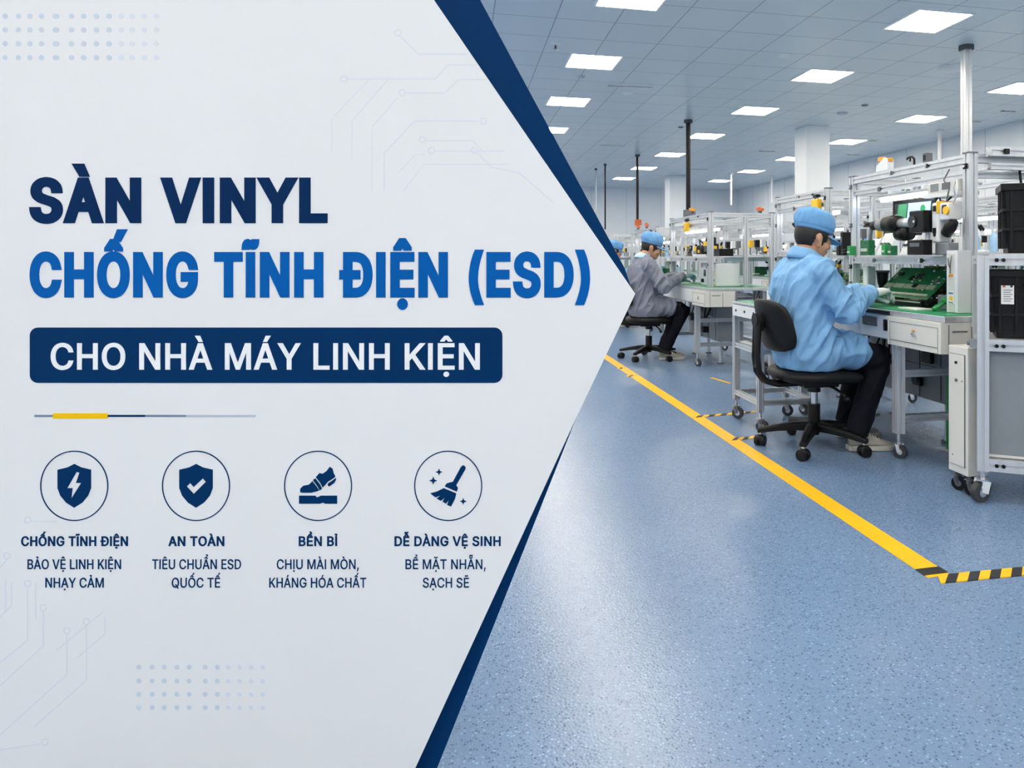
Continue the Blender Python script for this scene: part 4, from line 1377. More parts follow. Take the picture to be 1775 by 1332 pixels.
CH1 = Vector((1.85, 3.56, 0))
CH2 = Vector((1.84, 7.04, 0))
CH3 = Vector((2.20, 10.5, 0))
make_chair('black task chair under the nearest worker in pale blue', CH1, math.radians(0))
make_person('person in pale blue jacket and cap seated nearest, right hand at a board', CH1, 0, 'jacket_blue', 'glove', POSE_A, 1)
make_chair('black task chair under the worker in the grey jacket', CH2, math.radians(-4))
make_person('person in grey jacket and blue cap seated at the second bench', CH2, 0, 'jacket_grey', 'glove_blue', POSE_B, 5, collar='paleblue')
make_chair('black task chair half hidden by the blue board edge', CH3, 0)
make_person('person in blue cap mostly hidden behind the tip of the board', CH3, 0, 'jacket_blue', 'glove', POSE_B, 8)
# ------------------------------------------------------------------ workbenches
def make_bench(label, loc, rz=0.0, L=1.40, D=.75, top=.755, H=1.52, post0=.06, post1=1.12, front=.18, drawer=.43, panel=False, group=None):
    """aluminium workbench with an overhead frame; local x runs from the operator's edge backwards, y along the bench from its near end"""
    t = thing('workbench', label, 'workbench', loc, rz, group)
    MB().box(0, D, 0, L, top - .032, top - .004, 'alu').build('tabletop', t, bevel=.003)
    MB().box(.012, D - .05, .02, L - .01, top - .004, top, 'mat_green').build('work_surface', t)
    # drawer box at the near end, recessed front panel beyond it
    dz = top - .032
    b = MB().box(-.02, .26, .0, drawer, dz - .143, dz - .001, 'cream')
    b.box(-.022, -.019, .02, drawer - .02, dz - .118, dz - .115, 'seam').box(.02, .024, -.001, .001, dz - .15, dz - .01, 'seam')
    for y0, y1, z0, z1 in ((.02, drawer - .02, dz - .026, dz - .024), (.02, .022, dz - .14, dz - .024), (drawer - .022, drawer - .02, dz - .14, dz - .024)):
        b.box(-.0215, -.0195, y0, y1, z0, z1, 'seam')
    b.box(.14, .144, -.0015, .001, dz - .154, dz - .02, 'seam').box(.04, .12, -.0015, .001, dz - .045, dz - .038, 'midgrey')
    dr = b.build('drawer', t, bevel=.0025)
    MB().cyl((-.021, drawer * .47, dz - .055), (-.032, drawer * .47, dz - .055), .0045, 'amber').cyl((-.021, drawer * .45, dz - .078), (-.036, drawer * .45, dz - .078), .005, 'steel').cyl((-.021, drawer * .49, dz - .07), (-.030, drawer * .49, dz - .07), .005, 'steel').build('lock', dr)
    b = MB().box(.0, .02, drawer, L, dz - .125, dz - .001, 'white')
    b.box(-.003, .001, drawer + .005, L - .01, dz - .124, dz - .12, 'grey')
    ap = b.build('front_panel', t, bevel=.002)
    if panel:
        MB().box(-.006, .001, drawer + .13, drawer + .26, dz - .06, dz - .022, 'dark').box(-.004, .001, drawer + .124, drawer + .266, dz - .066, dz - .016, 'midgrey').build('display', ap, bevel=.001)
        MB().lathe([(.024, 0), (.024, .006), (.012, .009), (.001, .009)], (.0, drawer + .04, dz - .05), (-1, 0, 0), 'black', 20).box(-.014, 0, drawer + .03, drawer + .05, dz - .08, dz - .022, 'black').build('power_socket', ap, bevel=.002)
        MB().cyl((0, drawer + .305, dz - .045), (-.012, drawer + .305, dz - .045), .011, 'steel').cyl((-.01, drawer + .305, dz - .045), (-.018, drawer + .305, dz - .045), .007, 'amber').build('knob', ap)
        MB().box(-.012, .02, drawer + .01, drawer + .75, dz + .003, dz + .022, 'black').build('edge_bumper', t, bevel=.003)
    # legs on casters
    s = .046
    for x, y in ((.03, drawer - .02), (.03, L - .04), (D - .04, .05), (D - .04, L - .04)):
        lg = MB().prof((x, y, .125), (x, y, dz), s, 'alu').build('leg', t)
        caster_mb(MB(), x, y, .034, .13, 2.0 + x).build('caster', lg)
    for z in (.2, .43):
        for p, q in (((D - .04, .08, z), (D - .04, L - .08, z)), ((.05, L - .04, z), (D - .06, L - .04, z)), ((.05, drawer - .02, z), (D - .06, drawer - .02, z))):
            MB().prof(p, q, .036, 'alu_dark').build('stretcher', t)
    # overhead frame
    xf, xb = front, D - .06
    for x in (xf, xb):
        for y in (post0, post1):
            o = MB().prof((x, y, top), (x, y, H - .0), .048, 'alu').build('post', t)
            MB().cbox((x, y, H + .004), (.05, .05, .008), 'midgrey').build('end_cap', o)
    for z, w in ((H - .022, .042), (H - .10, .03)):
        for x in (xf, xb):
            MB().prof((x, post0 + .024, z), (x, post1 - .024, z), w, 'alu').build('top_rail', t)
        for y in (post0, post1):
            MB().prof((xf + .024, y, z), (xb - .024, y, z), w, 'alu').build('cross_rail', t)
    ms = 1.005
    for x in (xf, xb):
        MB().prof((x, post0 + .024, ms), (x, post1 - .024, ms), .04, 'alu').build('shelf_rail', t)
    MB().box(xf, xb, post0 + .02, post1 - .02, ms + .02, ms + .028, 'white').build('shelf', t)
    # lamp below the top rails
    b = MB().box(xf + .09, xf + .15, post0 + .1, post1 - .1, H - .135, H - .12, 'white')
    for y in (post0 + .2, post1 - .2):
        b.box(xf + .11, xf + .13, y - .01, y + .01, H - .12, H - .1, 'white')
    lp = b.build('lamp_housing', t, bevel=.002)
    MB().cyl((xf + .12, post0 + .11, H - .148), (xf + .12, post1 - .11, H - .148), .013, 'tube', n=12).build('lamp_tube', lp)
    # joint brackets
    k = 0
    for x in (xf - .026, ):
        for y, z in ((post0, H - .06), (post1, H - .06), (post0, ms - .05), (post1, ms - .04), (post1, 1.22), (post1, .86), (post0 + .3, H - .022), (post0 + .62, H - .022), (post0 + .75, H - .1), (post0 + .35, ms), (post0 + .8, ms)):
            MB().cbox((x + (.012 if post0 < y < post1 else 0), y, z), (.014, .026, .026), 'midgrey' if k % 3 else 'black').cyl((x - .006, y, z), (x - .011, y, z), .007, 'steel', n=8).build('bracket', t, bevel=.002)
            k += 1
    return t


S1 = Vector((2.14, 2.87, 0))
S0 = Vector((2.20, 2.95, 0))
S1T = S1 + Vector((0, 0, .755))
bench = make_bench('nearest aluminium workbench with cream drawer, in front of the pale blue jacket', S1, L=1.50, front=.245, post0=.14, post1=1.19, drawer=.42, panel=True)
# column housing with stickers at the near post
b = MB().box(.085, .158, .02, .10, .757, 1.055, 'white').box(.083, .086, .04, .085, .76, 1.04, 'cream')
hs = b.build('column_housing', bench, bevel=.004)
hs.location = (.06, .08, 0)
MB().box(.081, .0855, .04, .085, .925, .945, 'white').box(.080, .084, .046, .079, .928, .942, 'amber').build('amber_tag', hs)
MB().box(.0815, .0855, .044, .084, .80, .86, 'paper').box(.0808, .0835, .052, .074, .815, .835, 'yellow').box(.0808, .0835, .048, .08, .845, .855, 'print_grey').box(.0808, .0835, .048, .08, .803, .809, 'print_grey').build('warning_sticker', hs)
MB().tube([(.078, .055, 1.03), (.07, .05, 1.0), (.072, .06, .975), (.078, .075, .985), (.078, .08, 1.02)], .0025, 'midgrey').tube([(.073, .06, .98), (.076, .062, .945)], .0025, 'midgrey').build('cable_loop', hs)


# ------------------------------------------------------------------ trolley
def make_trolley(label, loc, rz=0.0, W=.36, L=.40, top=.73, group=None):
    t = thing('trolley', label, 'trolley', loc, rz, group)
    s = .036
    for x in (0, W):
        for y in (0, L):
            lg = MB().prof((x, y, .12), (x, y, top), s, 'alu').build('leg', t)
            caster_mb(MB(), x, y, .036, .125, 2.4 + x).build('caster', lg)
    for z in (.17, .47, top - .02):
        for y in (0, L):
            MB().prof((.018, y, z), (W - .018, y, z), .03, 'alu').build('rail', t)
        for x in (0, W):
            MB().prof((x, .018, z), (x, L - .018, z), .03, 'alu').build('rail', t)
    MB().box(-.018, W + .018, -.018, L + .018, top, top + .012, 'alu').box(.0, W, .0, L, top + .012, top + .015, 'mat_green').build('top_tray', t)
    MB().box(.018, W - .018, .018, L - .018, .486, .494, 'white').build('lower_shelf', t)
    b = MB().box(-.02, -.017, -.01, L + .01, top - .075, top - .005, 'white')
    for y in (.05, L * .5, L - .05):
        b.cyl((-.02, y, top - .04), (-.024, y, top - .04), .008, 'black', n=10)
    b.build('side_plate', t)
    return t


tr = make_trolley('small aluminium trolley with green top behind the nearest chair', (1.70, 3.93, 0), 0, W=.34, L=.38)
trolleys = [tr]


# ------------------------------------------------------------------ boards and clutter, each kind built once
def add_chips(root, w, h, seed, d=.003, rows=True):
    """components on a board lying in local x (across), z (up); front is -y"""
    r = random.Random(seed)
    for i in range(5):
        a, c = r.uniform(.02, .05), r.uniform(.02, .04)
        x, z = r.uniform(-w * .38, w * .38), r.uniform(h * .3, h * .85)
        MB().box(x - a / 2, x + a / 2, -.009, 0, z - c / 2, z + c / 2, ('black', 'dark', 'midgrey')[i % 3]).build('chip', root)
    b = MB()
    for i in range(46):
        x, z = r.uniform(-w * .46, w * .46), r.uniform(h * .06, h * .95)
        q = r.uniform(.003, .007)
        b.box(x - q, x + q, -.005, 0, z - q * .6, z + q * .6, ('solder', 'amber', 'paper', 'solder')[i % 4])
    b.build('small_components', root)['kind'] = 'stuff'
    if rows:
        b = MB()
        n = int(w / .012)
        for k, z in enumerate((.08, .30, .36)):
            for i in range(n):
                if k and i % 9 == 7:
                    continue
                x = -w * .46 + i * .92 * w / n
                b.box(x, x + .006, -.008, 0, h * z, h * z + .016, 'solder')
        b.build('connector_row', root)['kind'] = 'stuff'


def make_board(name, label, w, h, seed, m='green', rows=True, cat='circuit board', group=None):
    t = thing(name, label, cat, (0, 0, 0), 0, group)
    MB().box(-w / 2, w / 2, 0, .003, 0, h, m).build('board', t)
    add_chips(t, w, h, seed, rows=rows)
    return t


def tilt(o, loc, rz, rx=0.0, ry=0.0):
    o.location = loc
    o.rotation_euler = (rx, ry, rz)
    return o


def make_crate(label, loc, rz, w=.34, d=.27, h=.34, paper=True, group=None):
    """black stackable container; local x across, -y front"""
    t = thing('plastic_crate', label, 'crate', loc, rz, group)
    b = MB()
    tp, bt = .0, .018
    th = .006
    def wall(x0, y0, x1, y1):
        d_ = Vector((x1 - x0, y1 - y0, 0)).normalized()
        n_ = Vector((-d_.y, d_.x, 0)) * th
        lo = [Vector((x0, y0, 0)), Vector((x1, y1, 0)), Vector((x1, y1, 0)) + n_, Vector((x0, y0, 0)) + n_]
        f = 1 - 2 * bt / w
        vs = [Vector((p.x * f, p.y * f, .004)) for p in lo] + [Vector((p.x, p.y, h)) for p in lo]
        b.add(vs, [(0, 1, 2, 3), (7, 6, 5, 4), (0, 1, 5, 4), (1, 2, 6, 5), (2, 3, 7, 6), (3, 0, 4, 7)], 'black')
    a, c = w / 2, d / 2
    for q in ((-a, -c, a, -c), (a, -c, a, c), (a, c, -a, c), (-a, c, -a, -c)):
        wall(*q)
    b.box(-a + bt, a - bt, -c + bt, c - bt, 0, .008, 'black')
    b.build('shell', t)
    b = MB()
    o_ = .012
    for x0, x1, y0, y1 in ((-a - o_, a + o_, -c - o_, -c + .004), (-a - o_, a + o_, c - .004, c + o_), (-a - o_, -a + .004, -c, c), (a - .004, a + o_, -c, c)):
        b.box(x0, x1, y0, y1, h - .03, h, 'black')
    b.build('rim', t, bevel=.003)
    b = MB()
    for z in (.34, .62):
        b.box(-a - .004, a + .004, -c - .004, -c + .012, h * z - .006, h * z + .006, 'black')
        b.box(-a - .004, -a + .012, -c, c, h * z - .006, h * z + .006, 'black')
    for x in (-a + .03, -a * .45, a * .45, a - .03):
        b.box(x - .006, x + .006, -c - .005, -c + .014, .02, h - .03, 'black')
    for y in (-c + .03, 0, c - .03):
        b.box(-a - .005, -a + .014, y - .006, y + .006, .02, h - .03, 'black')
    b.build('rib', t, bevel=.0015)
    MB().tube([(-.05, -c - .004, h * .8), (-.05, -c - .02, h * .78), (.05, -c - .02, h * .78), (.05, -c - .004, h * .8)], .006, 'black').build('handle', t)
    if paper:
        f = .006
        b = MB().box(-a * .80, -a * .80 + .048, -c - .0075, -c - .0045, h * .5, h * .5 + .078, 'paper')
        for k in range(6):
            b.box(-a * .80 + .008, -a * .80 + (.042 if k % 2 else .036), -c - .0082, -c - .007, h * .5 + .012 + k * .009, h * .5 + .015 + k * .009, 'ink')
        b.box(-a * .80 + .006, -a * .80 + .016, -c - .0082, -c - .007, h * .5 + .07, h * .5 + .078, 'orange').box(-a * .80 + .034, -a * .80 + .043, -c - .0082, -c - .007, h * .5 + .07, h * .5 + .078, 'dark')
        b.build('paper_label', t)
    return t


# ------------------------------------------------------------------ rack with the crates, right edge of the photograph
RA = math.radians(-35)
rack = thing('storage_rack', 'aluminium rack holding black crates at the right edge beside the bench', 'rack', (2.125, 2.605, 0), RA)
RW, RD = .66, .265
for x in (0, RW):
    for y in (0, RD):
        lg = MB().prof((x, y, .13), (x, y, 1.03), .045, 'alu').build('post', rack)
        caster_mb(MB(), x, y, .042, .14, .75).build('caster', lg)
for z, w in ((1.01, .045), (.655, .045), (.16, .05)):
    for y in (0, RD):
        MB().prof((.0225, y, z), (RW - .0225, y, z), w, 'alu').build('shelf_rail', rack)
    if z > .5:
        for x in (0, RW):
            MB().prof((x, .0225, z), (x, RD - .0225, z), w * .8, 'alu').build('side_rail', rack)
        MB().box(.023, RW - .023, -.02, RD + .02, z + .0225, z + .0265, 'alu').build('shelf', rack)
MB().box(.024, RW - .024, .004, .012, .186, .63, 'grey').box(.024, RW - .024, .0, .012, .19, .2, 'cream').build('lower_panel', rack)
b = MB()
for x, z in ((.0, 1.01), (.0, .655), (.0, .16)):
    b.cyl((.05, -.024, z), (.05, -.029, z), .008, 'black', n=10).cyl((.075, -.024, z), (.075, -.029, z), .008, 'black', n=10)
b.build('bolt_pair', rack)
MB().cbox((-.035, .0, .66), (.03, .03, .035), 'grey').cyl((-.045, 0, .66), (-.06, 0, .66), .008, 'midgrey').build('side_latch', rack)
RM = Matrix.Translation((2.125, 2.605, 0)) @ Matrix.Rotation(RA, 4, 'Z')
make_crate('black crate with white paper label on the rack middle shelf', RM @ Vector((.202, .13, .684)), RA, w=.33, d=.21, h=.285)
make_crate('taller black crate standing on top of the rack', RM @ Vector((.245, .13, 1.039)), RA, w=.33, d=.21, h=.29, paper=False)
make_crate('second black crate on the rack middle shelf, by the picture edge', RM @ Vector((.515, .13, .684)), RA, w=.22, d=.21, h=.26, paper=False)
# frame that stands behind the rack and closes the bench to the right
gt = thing('gantry_frame', 'tall aluminium gantry frame rising behind the crates at the right edge', 'frame', (2.42, 2.99, 0))
for x, y in ((.62, -.02), (.62, .5)):
    MB().prof((x, y, 0), (x, y, 1.55), .05, 'alu').build('post', gt)
MB().prof((.025, -.035, 1.525), (.62, -.035, 1.525), .045, 'alu').build('beam', gt)
MB().prof((.025, -.035, 1.455), (.62, -.035, 1.455), .03, 'alu').build('beam', gt)
MB().prof((.62, .0, 1.525), (.62, .48, 1.525), .045, 'alu').build('beam', gt)
for x in (.1, .25, .33, .5):
    MB().cbox((x, -.062, 1.525), (.024, .012, .024), 'black').build('bracket', gt)
MB().tube([(.2, -.03, 1.44), (.22, -.02, 1.36), (.215, -.015, 1.2), (.25, -.01, 1.06)], .006, 'black').tube([(.24, -.03, 1.44), (.25, -.02, 1.3), (.25, -.01, 1.1)], .006, 'midgrey').build('hanging_cable', gt)

# slim cabinet on casters left of the rack
cab = thing('tower_cabinet', 'slim pale metal cabinet on casters between bench and crate rack', 'cabinet', (2.10, 2.665, 0))
b = MB().box(0, .10, 0, .125, .085, .635, 'cream')
b.build('body', cab, bevel=.003)
b = MB().box(-.005, 0, .018, .112, .12, .60, 'cream')
for y0, y1, z0, z1 in ((.016, .018, .118, .602), (.112, .114, .118, .602), (.016, .114, .118, .12), (.016, .114, .60, .602), (.018, .112, .492, .4935)):
    b.box(-.0035, .0005, y0, y1, z0, z1, 'seam')
dr = b.build('door', cab, bevel=.001)
MB().cyl((-.004, .066, .565), (-.011, .066, .565), .006, 'black', n=12).cyl((-.004, .066, .488), (-.010, .066, .488), .007, 'midgrey', n=12).cyl((-.004, .03, .488), (-.007, .03, .488), .003, 'midgrey', n=8).cyl((-.004, .09, .16), (-.007, .09, .16), .003, 'midgrey', n=8).build('door_lock', dr)
for x, y in ((.025, .02), (.025, .105), (.08, .02), (.08, .105)):
    caster_mb(MB(), x, y, .03, .085, 2.2, 'black', 'midgrey').build('caster', cab)

# ------------------------------------------------------------------ things on the nearest bench
def bp1(x, y, z):
    return Vector((S0.x + x, S0.y + y, z + .0012))


# two big boards in a tilted black cradle
bd = make_board('circuit_board', 'large green circuit board tilted up in the cradle behind the gloved hand', .50, .25, 3)
bd_up = make_board('circuit_board', 'big plain green board standing upright behind the tilted board', .42, .18, 11, 'green2', rows=False)
tilt(bd, bp1(.205, .67, .795), -PI / 2 - .0, rx=-.85)
tilt(bd_up, bp1(.445, .60, .792), -PI / 2, rx=-.12)
cr = thing('board_cradle', 'black fixture cradle under the tilted circuit board', 'fixture', bp1(.30, .67, .755))
MB().box(-.12, .14, -.27, .27, 0, .014, 'black').build('base', cr, bevel=.003)
for y in (-.25, .25):
    MB().prism([(-.10, .014), (.10, .014), (.10, .10), (.085, .10)], lambda x, z, y=y: (x, y - .008, z), lambda x, z, y=y: (x, y + .008, z), 'black').build('support', cr)
MB().box(-.135, -.115, -.26, .26, 0, .034, 'black').box(-.137, -.135, -.25, .25, .022, .03, 'solder').build('front_lip', cr)

mc = thing('clamp_machine', 'black clamp machine at the right end of the tilted board', 'machine', bp1(.30, .235, .755))
MB().box(-.09, .10, -.045, .06, 0, .05, 'black').build('base', mc, bevel=.004)
MB().box(-.13, -.06, -.05, .05, .0, .075, 'midgrey').build('gearbox', mc, bevel=.006)
MB().lathe([(.001, -.06), (.05, -.06), (.055, -.03), (.055, .03), (.04, .06), (.001, .06)], (.02, 0, .16), (0, 1, 0), 'black', 24).build('motor', mc)
MB().tube([(.06, .0, .05), (.07, .02, .11), (.03, .03, .17), (-.01, .02, .195)], .02, 'black').build('arm', mc)
MB().lathe([(.001, 0), (.035, 0), (.042, .03), (.04, .075), (.02, .09), (.001, .09)], (-.05, -.01, .09), (0, 0, 1), 'midgrey', 20).build('cylinder', mc)
MB().tube([(.02, -.05, .18), (-.02, -.07, .19), (-.04, -.055, .15), (-.01, -.05, .08)], .005, 'black').build('cable', mc)

wb = thing('adapter_box', 'white vertical box hanging under the shelf beside the left post', 'box', bp1(.22, 1.0, .792))
MB().box(-.03, .03, -.028, .028, .05, .175, 'white').build('body', wb, bevel=.01)
MB().cyl((0, 0, 0), (0, 0, .06), .02, 'alu').build('stem', wb)
fn = thing('lens_funnel', 'black lens funnel standing behind the white adapter box', 'funnel', bp1(.305, .99, .755))
MB().lathe([(.001, 0), (.03, 0), (.022, .09), (.03, .11), (.038, .18), (.032, .185), (.001, .185)], (0, 0, 0), (0, 0, 1), 'black', 24).build('cone', fn)
MB().lathe([(.0385, .175), (.042, .175), (.042, .187), (.033, .187)], (0, 0, 0), (0, 0, 1), 'midgrey', 24).build('ring', fn)
gp = thing('green_clip', 'bright green clip lying at the right end of the green mat', 'clip', bp1(.09, .16, .755))
MB().tube([(-.03, 0, .012), (0, .02, .02), (.03, .03, .03), (.05, .03, .05)], .012, 'green3').build('arm', gp)
MB().ell((.055, .03, .05), (.02, .02, .02), 'green3').build('head', gp)
ps = thing('parts_tray', 'flat white tray of leaflets on the bench corner', 'tray', bp1(.07, .34, .755))
MB().box(-.05, .05, -.1, .06, 0, .006, 'paper').build('sheet', ps)
for i, (x, y, w, h, lab) in enumerate(((.475, .80, .16, .13, 'small green board standing behind the black funnel'), (.46, 1.0, .1, .16, 'narrow green board at the far left under the shelf'))):
    q = make_board('circuit_board', lab, w, h, 21 + i, 'green2' if i else 'green', rows=False)
    tilt(q, bp1(x, y, .757), -PI / 2, rx=-.12)
    MB().box(-w * .3, w * .3, -.012, .02, 0, .012, 'black').build('stand', q)

SH = 1.033
# monitor hanging over the shelf
mo = thing('monitor', 'dark framed monitor showing a blue page, above the nearest bench shelf', 'monitor', bp1(.42, .85, SH), -PI / 2 + .12)
MB().box(-.18, .17, 0, .03, .11, .335, 'black').build('bezel', mo, bevel=.004)
MB().box(-.155, .155, -.003, .001, .145, .315, 'dark').build('glass', mo)
MB().prism([(-.15, .15), (-.07, .15), (-.045, .31), (-.12, .31)], lambda x, z: (x, -.005, z), lambda x, z: (x, -.003, z), 'screen_green').build('green_picture', mo)
b = MB().prism([(-.06, .15), (.13, .15), (.148, .312), (-.035, .312)], lambda x, z: (x, -.005, z), lambda x, z: (x, -.003, z), 'screen')
for k in range(5):
    b.box(-.03 + .012 * (k % 2), .05, -.0062, -.005, .175 + .022 * k, .180 + .022 * k, 'paleblue')
b.prism([(.085 + .02 * math.cos(q * .5), .275 + .022 * math.sin(q * .5)) for q in range(12)], lambda x, z: (x, -.0065, z), lambda x, z: (x, -.005, z), 'green3')
b.build('lit_page', mo)
MB().cyl((-.08, .015, .33), (-.09, .02, .46), .006, 'steel', n=10).cyl((.06, .015, .33), (.055, .02, .46), .008, 'white', n=10).build('hanger', mo)
MB().cyl((0, .025, .0), (0, .025, .14), .014, 'alu', n=12).box(-.05, .05, -.01, .06, 0, .01, 'alu').build('foot', mo)
MB().box(.172, .205, .0, .03, .16, .33, 'white').box(.205, .228, .005, .025, .2, .31, 'black').build('side_module', mo, bevel=.003)

# inspection camera lying along the shelf
cm = thing('inspection_camera', 'long black and grey camera barrel pointing left on the upper shelf', 'camera', bp1(.10, .42, SH + .17), -PI / 2)
def lx(r0, pts, m, nm, cz=0.0, cy=0.0):
    MB().lathe(pts, (0, cy, cz), (1, 0, 0), m, 24).build(nm, cm)
lx(0, [(.001, -.34), (.026, -.34), (.028, -.28), (.001, -.28)], 'black', 'lens_cap')
lx(0, [(.001, -.28), (.034, -.28), (.038, -.22), (.034, -.2), (.001, -.2)], 'grey', 'focus_ring')
lx(0, [(.001, -.2), (.047, -.2), (.05, -.12), (.04, -.08), (.001, -.08)], 'black', 'lens')
lx(0, [(.001, -.08), (.026, -.08), (.026, .07), (.001, .07)], 'alu', 'barrel')
MB().box(.07, .19, -.05, .05, -.055, .055, 'black').build('camera_body', cm, bevel=.005)
MB().cyl((.10, -.05, .0), (.10, -.056, .0), .032, 'dark', n=20).cyl((.12, -.056, 0), (.12, -.059, 0), .006, 'paper', n=8).build('side_dial', cm)
MB().lathe([(.001, -.05), (.036, -.05), (.04, .0), (.036, .05), (.001, .05)], (-.06, .01, -.055), (1, 0, 0), 'black', 20).build('lower_lens', cm)
MB().tube([(-.34, 0, .01), (-.40, 0, .012), (-.43, .0, .02)], .010, 'black').tube([(-.36, 0, -.0), (-.37, 0, -.06), (-.37, 0, -.165)], .011, 'midgrey').cbox((-.39, 0, -.0), (.06, .03, .012), 'black').build('clamp_arm', cm)
MB().cyl((.13, .02, -.165), (.13, .02, -.05), .014, 'alu', n=12).box(.09, .17, -.02, .06, -.169, -.16, 'alu').build('stand', cm)
MB().tube([(.15, .03, .05), (.16, .03, .09), (.165, .05, .12)], .005, 'black').build('cable', cm)

# white gripper head with yellow band
gh = thing('gripper_unit', 'white gripper unit with a yellow band beside the near post', 'gripper', bp1(.12, .148, SH), -PI / 2)
MB().box(-.075, -.02, -.03, .05, .06, .26, 'white').build('housing', gh, bevel=.01)
MB().box(-.034, -.018, -.033, .053, .205, .265, 'yellow').build('yellow_band', gh, bevel=.002)
MB().box(-.02, .05, -.025, .05, .17, .255, 'white').box(.0, .035, -.03, 0, .2, .245, 'dark').build('cover', gh, bevel=.006)
MB().lathe([(.001, -.045), (.027, -.045), (.031, 0), (.022, .04), (.001, .04)], (.03, 0, .135), (1, 0, 1), 'black', 20).build('motor', gh)
MB().cyl((.045, -.03, .215), (.045, -.04, .215), .02, 'yellow', n=18).build('yellow_knob', gh)
MB().box(-.06, .04, -.02, .04, 0, .06, 'grey').cyl((-.05, -.032, .1), (-.05, -.03, .1), .01, 'black').build('base', gh, bevel=.004)
for zz in (.12, .23):
    MB().cbox((-.048, -.032, zz), (.022, .008, .028), 'black').build('port', gh, bevel=.002)
MB().tube([(.0, .0, .26), (.02, 0, .32), (-.02, 0, .37), (.01, .01, .42)], .004, 'midgrey').tube([(.05, .0, .25), (.085, 0, .3), (.075, 0, .36), (.05, 0, .33), (.055, .01, .28)], .004, 'white').build('cable', gh)

# low white jigs, green blocks and black boxes along the shelf
def jig(label, y, w, m='white', h=.1, x=.22, lean=.5):
    t = thing('connector_jig', label, 'jig', bp1(x, y, SH), -PI / 2)
    MB().prism([(-.03, 0), (.05, 0), (.05, h), (.03, h)], lambda a, z: (-w / 2, a, z), lambda a, z: (w / 2, a, z), m).build('plate', t, bevel=.002)
    b = MB()
    for k in range(3):
        x0 = -w * .3 + k * w * .28
        b.cyl((x0, -.0, h * .5), (x0, -.012, h * .52), .008, 'dark', n=10)
    b.build('pin_hole', t)
    return t


jig('white sloped jig at the left of the nearest bench shelf', .96, .09)
jig('white sloped jig under the camera lens on the shelf', .82, .12, h=.13)
jig('white sloped jig with green clip, middle of the shelf', .60, .10, h=.11)
jig('large white slotted jig in front of the gripper unit', .42, .17, h=.15)
for y, w, h, m, lab in ((.885, .035, .055, 'green3', 'pale green block at the left of the shelf'), (.715, .09, .085, 'green', 'green terminal block under the camera on the shelf'), (.53, .035, .06, 'green3', 'bright green block beside the large white jig'), (.47, .03, .05, 'green', 'small dark green block by the large white jig')):
    t = thing('terminal_block', lab, 'terminal block', bp1(.035, y, SH), -PI / 2)
    MB().box(-w / 2, w / 2, -.02, .02, 0, h, m).build('body', t, bevel=.003)
    MB().box(-w * .35, w * .35, -.024, -.019, h * .25, h * .45, 'solder').build('contact_strip', t)
for y, w, h, lab in ((1.03, .035, .095, 'slim black box by the left post on the shelf'), (.985, .03, .14, 'taller slim black battery on the shelf'), (.25, .13, .075, 'black power unit at the right of the shelf')):
    t = thing('power_unit', lab, 'power unit', bp1(.05 if w < .1 else .04, y, SH), -PI / 2)
    MB().box(-w / 2, w / 2, -.025, .03, 0, h, 'black').build('case', t, bevel=.004)
    MB().box(-w * .3, w * .3, -.028, -.024, h * .55, h * .8, 'midgrey').build('face_plate', t)
t = thing('cable_coil', 'black coiled lead lying on the shelf by the slim boxes', 'cable', bp1(.03, .93, SH))
MB().tube([(.02 * math.cos(a * .5), .035 * math.sin(a * .5), .008 + .0012 * a) for a in range(26)], .006, 'black').build('lead', t)
t = thing('metal_tray', 'flat metal tray under the black power unit', 'tray', bp1(.02, .22, 1.0255), -PI / 2)
MB().box(-.14, .14, -.035, .03, 0, .007, 'alu').build('sheet', t)

# fittings on the top rails of the nearest bench
TOPZ = 1.52
def beacon(label, x, y, z, m='orange', s=.05, white=True):
    t = thing('signal_block', label, 'signal block', (x, y, z))
    if white:
        MB().prism([(-.06, 0), (.06, 0), (.06, .035), (-.02, .075), (-.06, .06)], lambda a, c: (-.02, a, c), lambda a, c: (.02, a, c), 'white').build('base', t, bevel=.002)
        zz = .05
    else:
        MB().cbox((0, 0, .012), (.03, .03, .024), 'midgrey').build('base', t)
        zz = .024
    MB().cbox((0, .03, zz + s * .5), (.03, s, s * .7), m).cbox((0, -.04, zz + s * .2), (.03, s * 1.1, s * .6), m).build('lamp_cap', t, bevel=.004)
    return t


beacon('white block with amber caps on the nearest bench top rail', S0.x + .185, S0.y + .78, TOPZ + .0, 'amber', .042)
t = thing('rail_sensor', 'black sensor clamped on the nearest bench top rail', 'sensor', (S0.x + .185, S0.y + .385, TOPZ))
MB().box(-.02, .02, -.015, .015, 0, .05, 'midgrey').box(-.023, -.019, -.01, .01, .01, .04, 'black').build('case', t, bevel=.006)
t = thing('hook', 'bent black hook on the nearest bench top rail', 'hook', (S0.x + .185, S0.y + .52, TOPZ))
MB().tube([(0, -.02, 0), (0, -.02, .035), (0, .0, .05), (0, .035, .048), (0, .045, .04)], .006, 'black').tube([(0, .015, .048), (0, .018, .025)], .005, 'black').build('wire', t)
t = thing('control_module', 'pale control module with brown vents hung under the top rail', 'module', bp1(.20, .22, 1.325))
MB().box(-.05, .06, -.12, .12, .02, .075, 'cream').build('case', t, bevel=.004)
MB().box(-.053, -.049, .03, .09, .03, .07, 'grey').box(-.053, -.049, -.06, .0, .035, .068, 'midgrey').build('vent', t)
MB().box(-.06, .06, -.13, .13, .0, .02, 'white').build('tray', t)
MB().tube([(-.03, .08, 0), (-.02, .085, -.05), (-.03, .05, -.09), (-.02, .02, -.03), (-.01, -.02, 0)], .005, 'black').tube([(-.02, .06, 0), (0, .07, -.06), (.02, .06, -.08)], .004, 'black').build('cable', t)

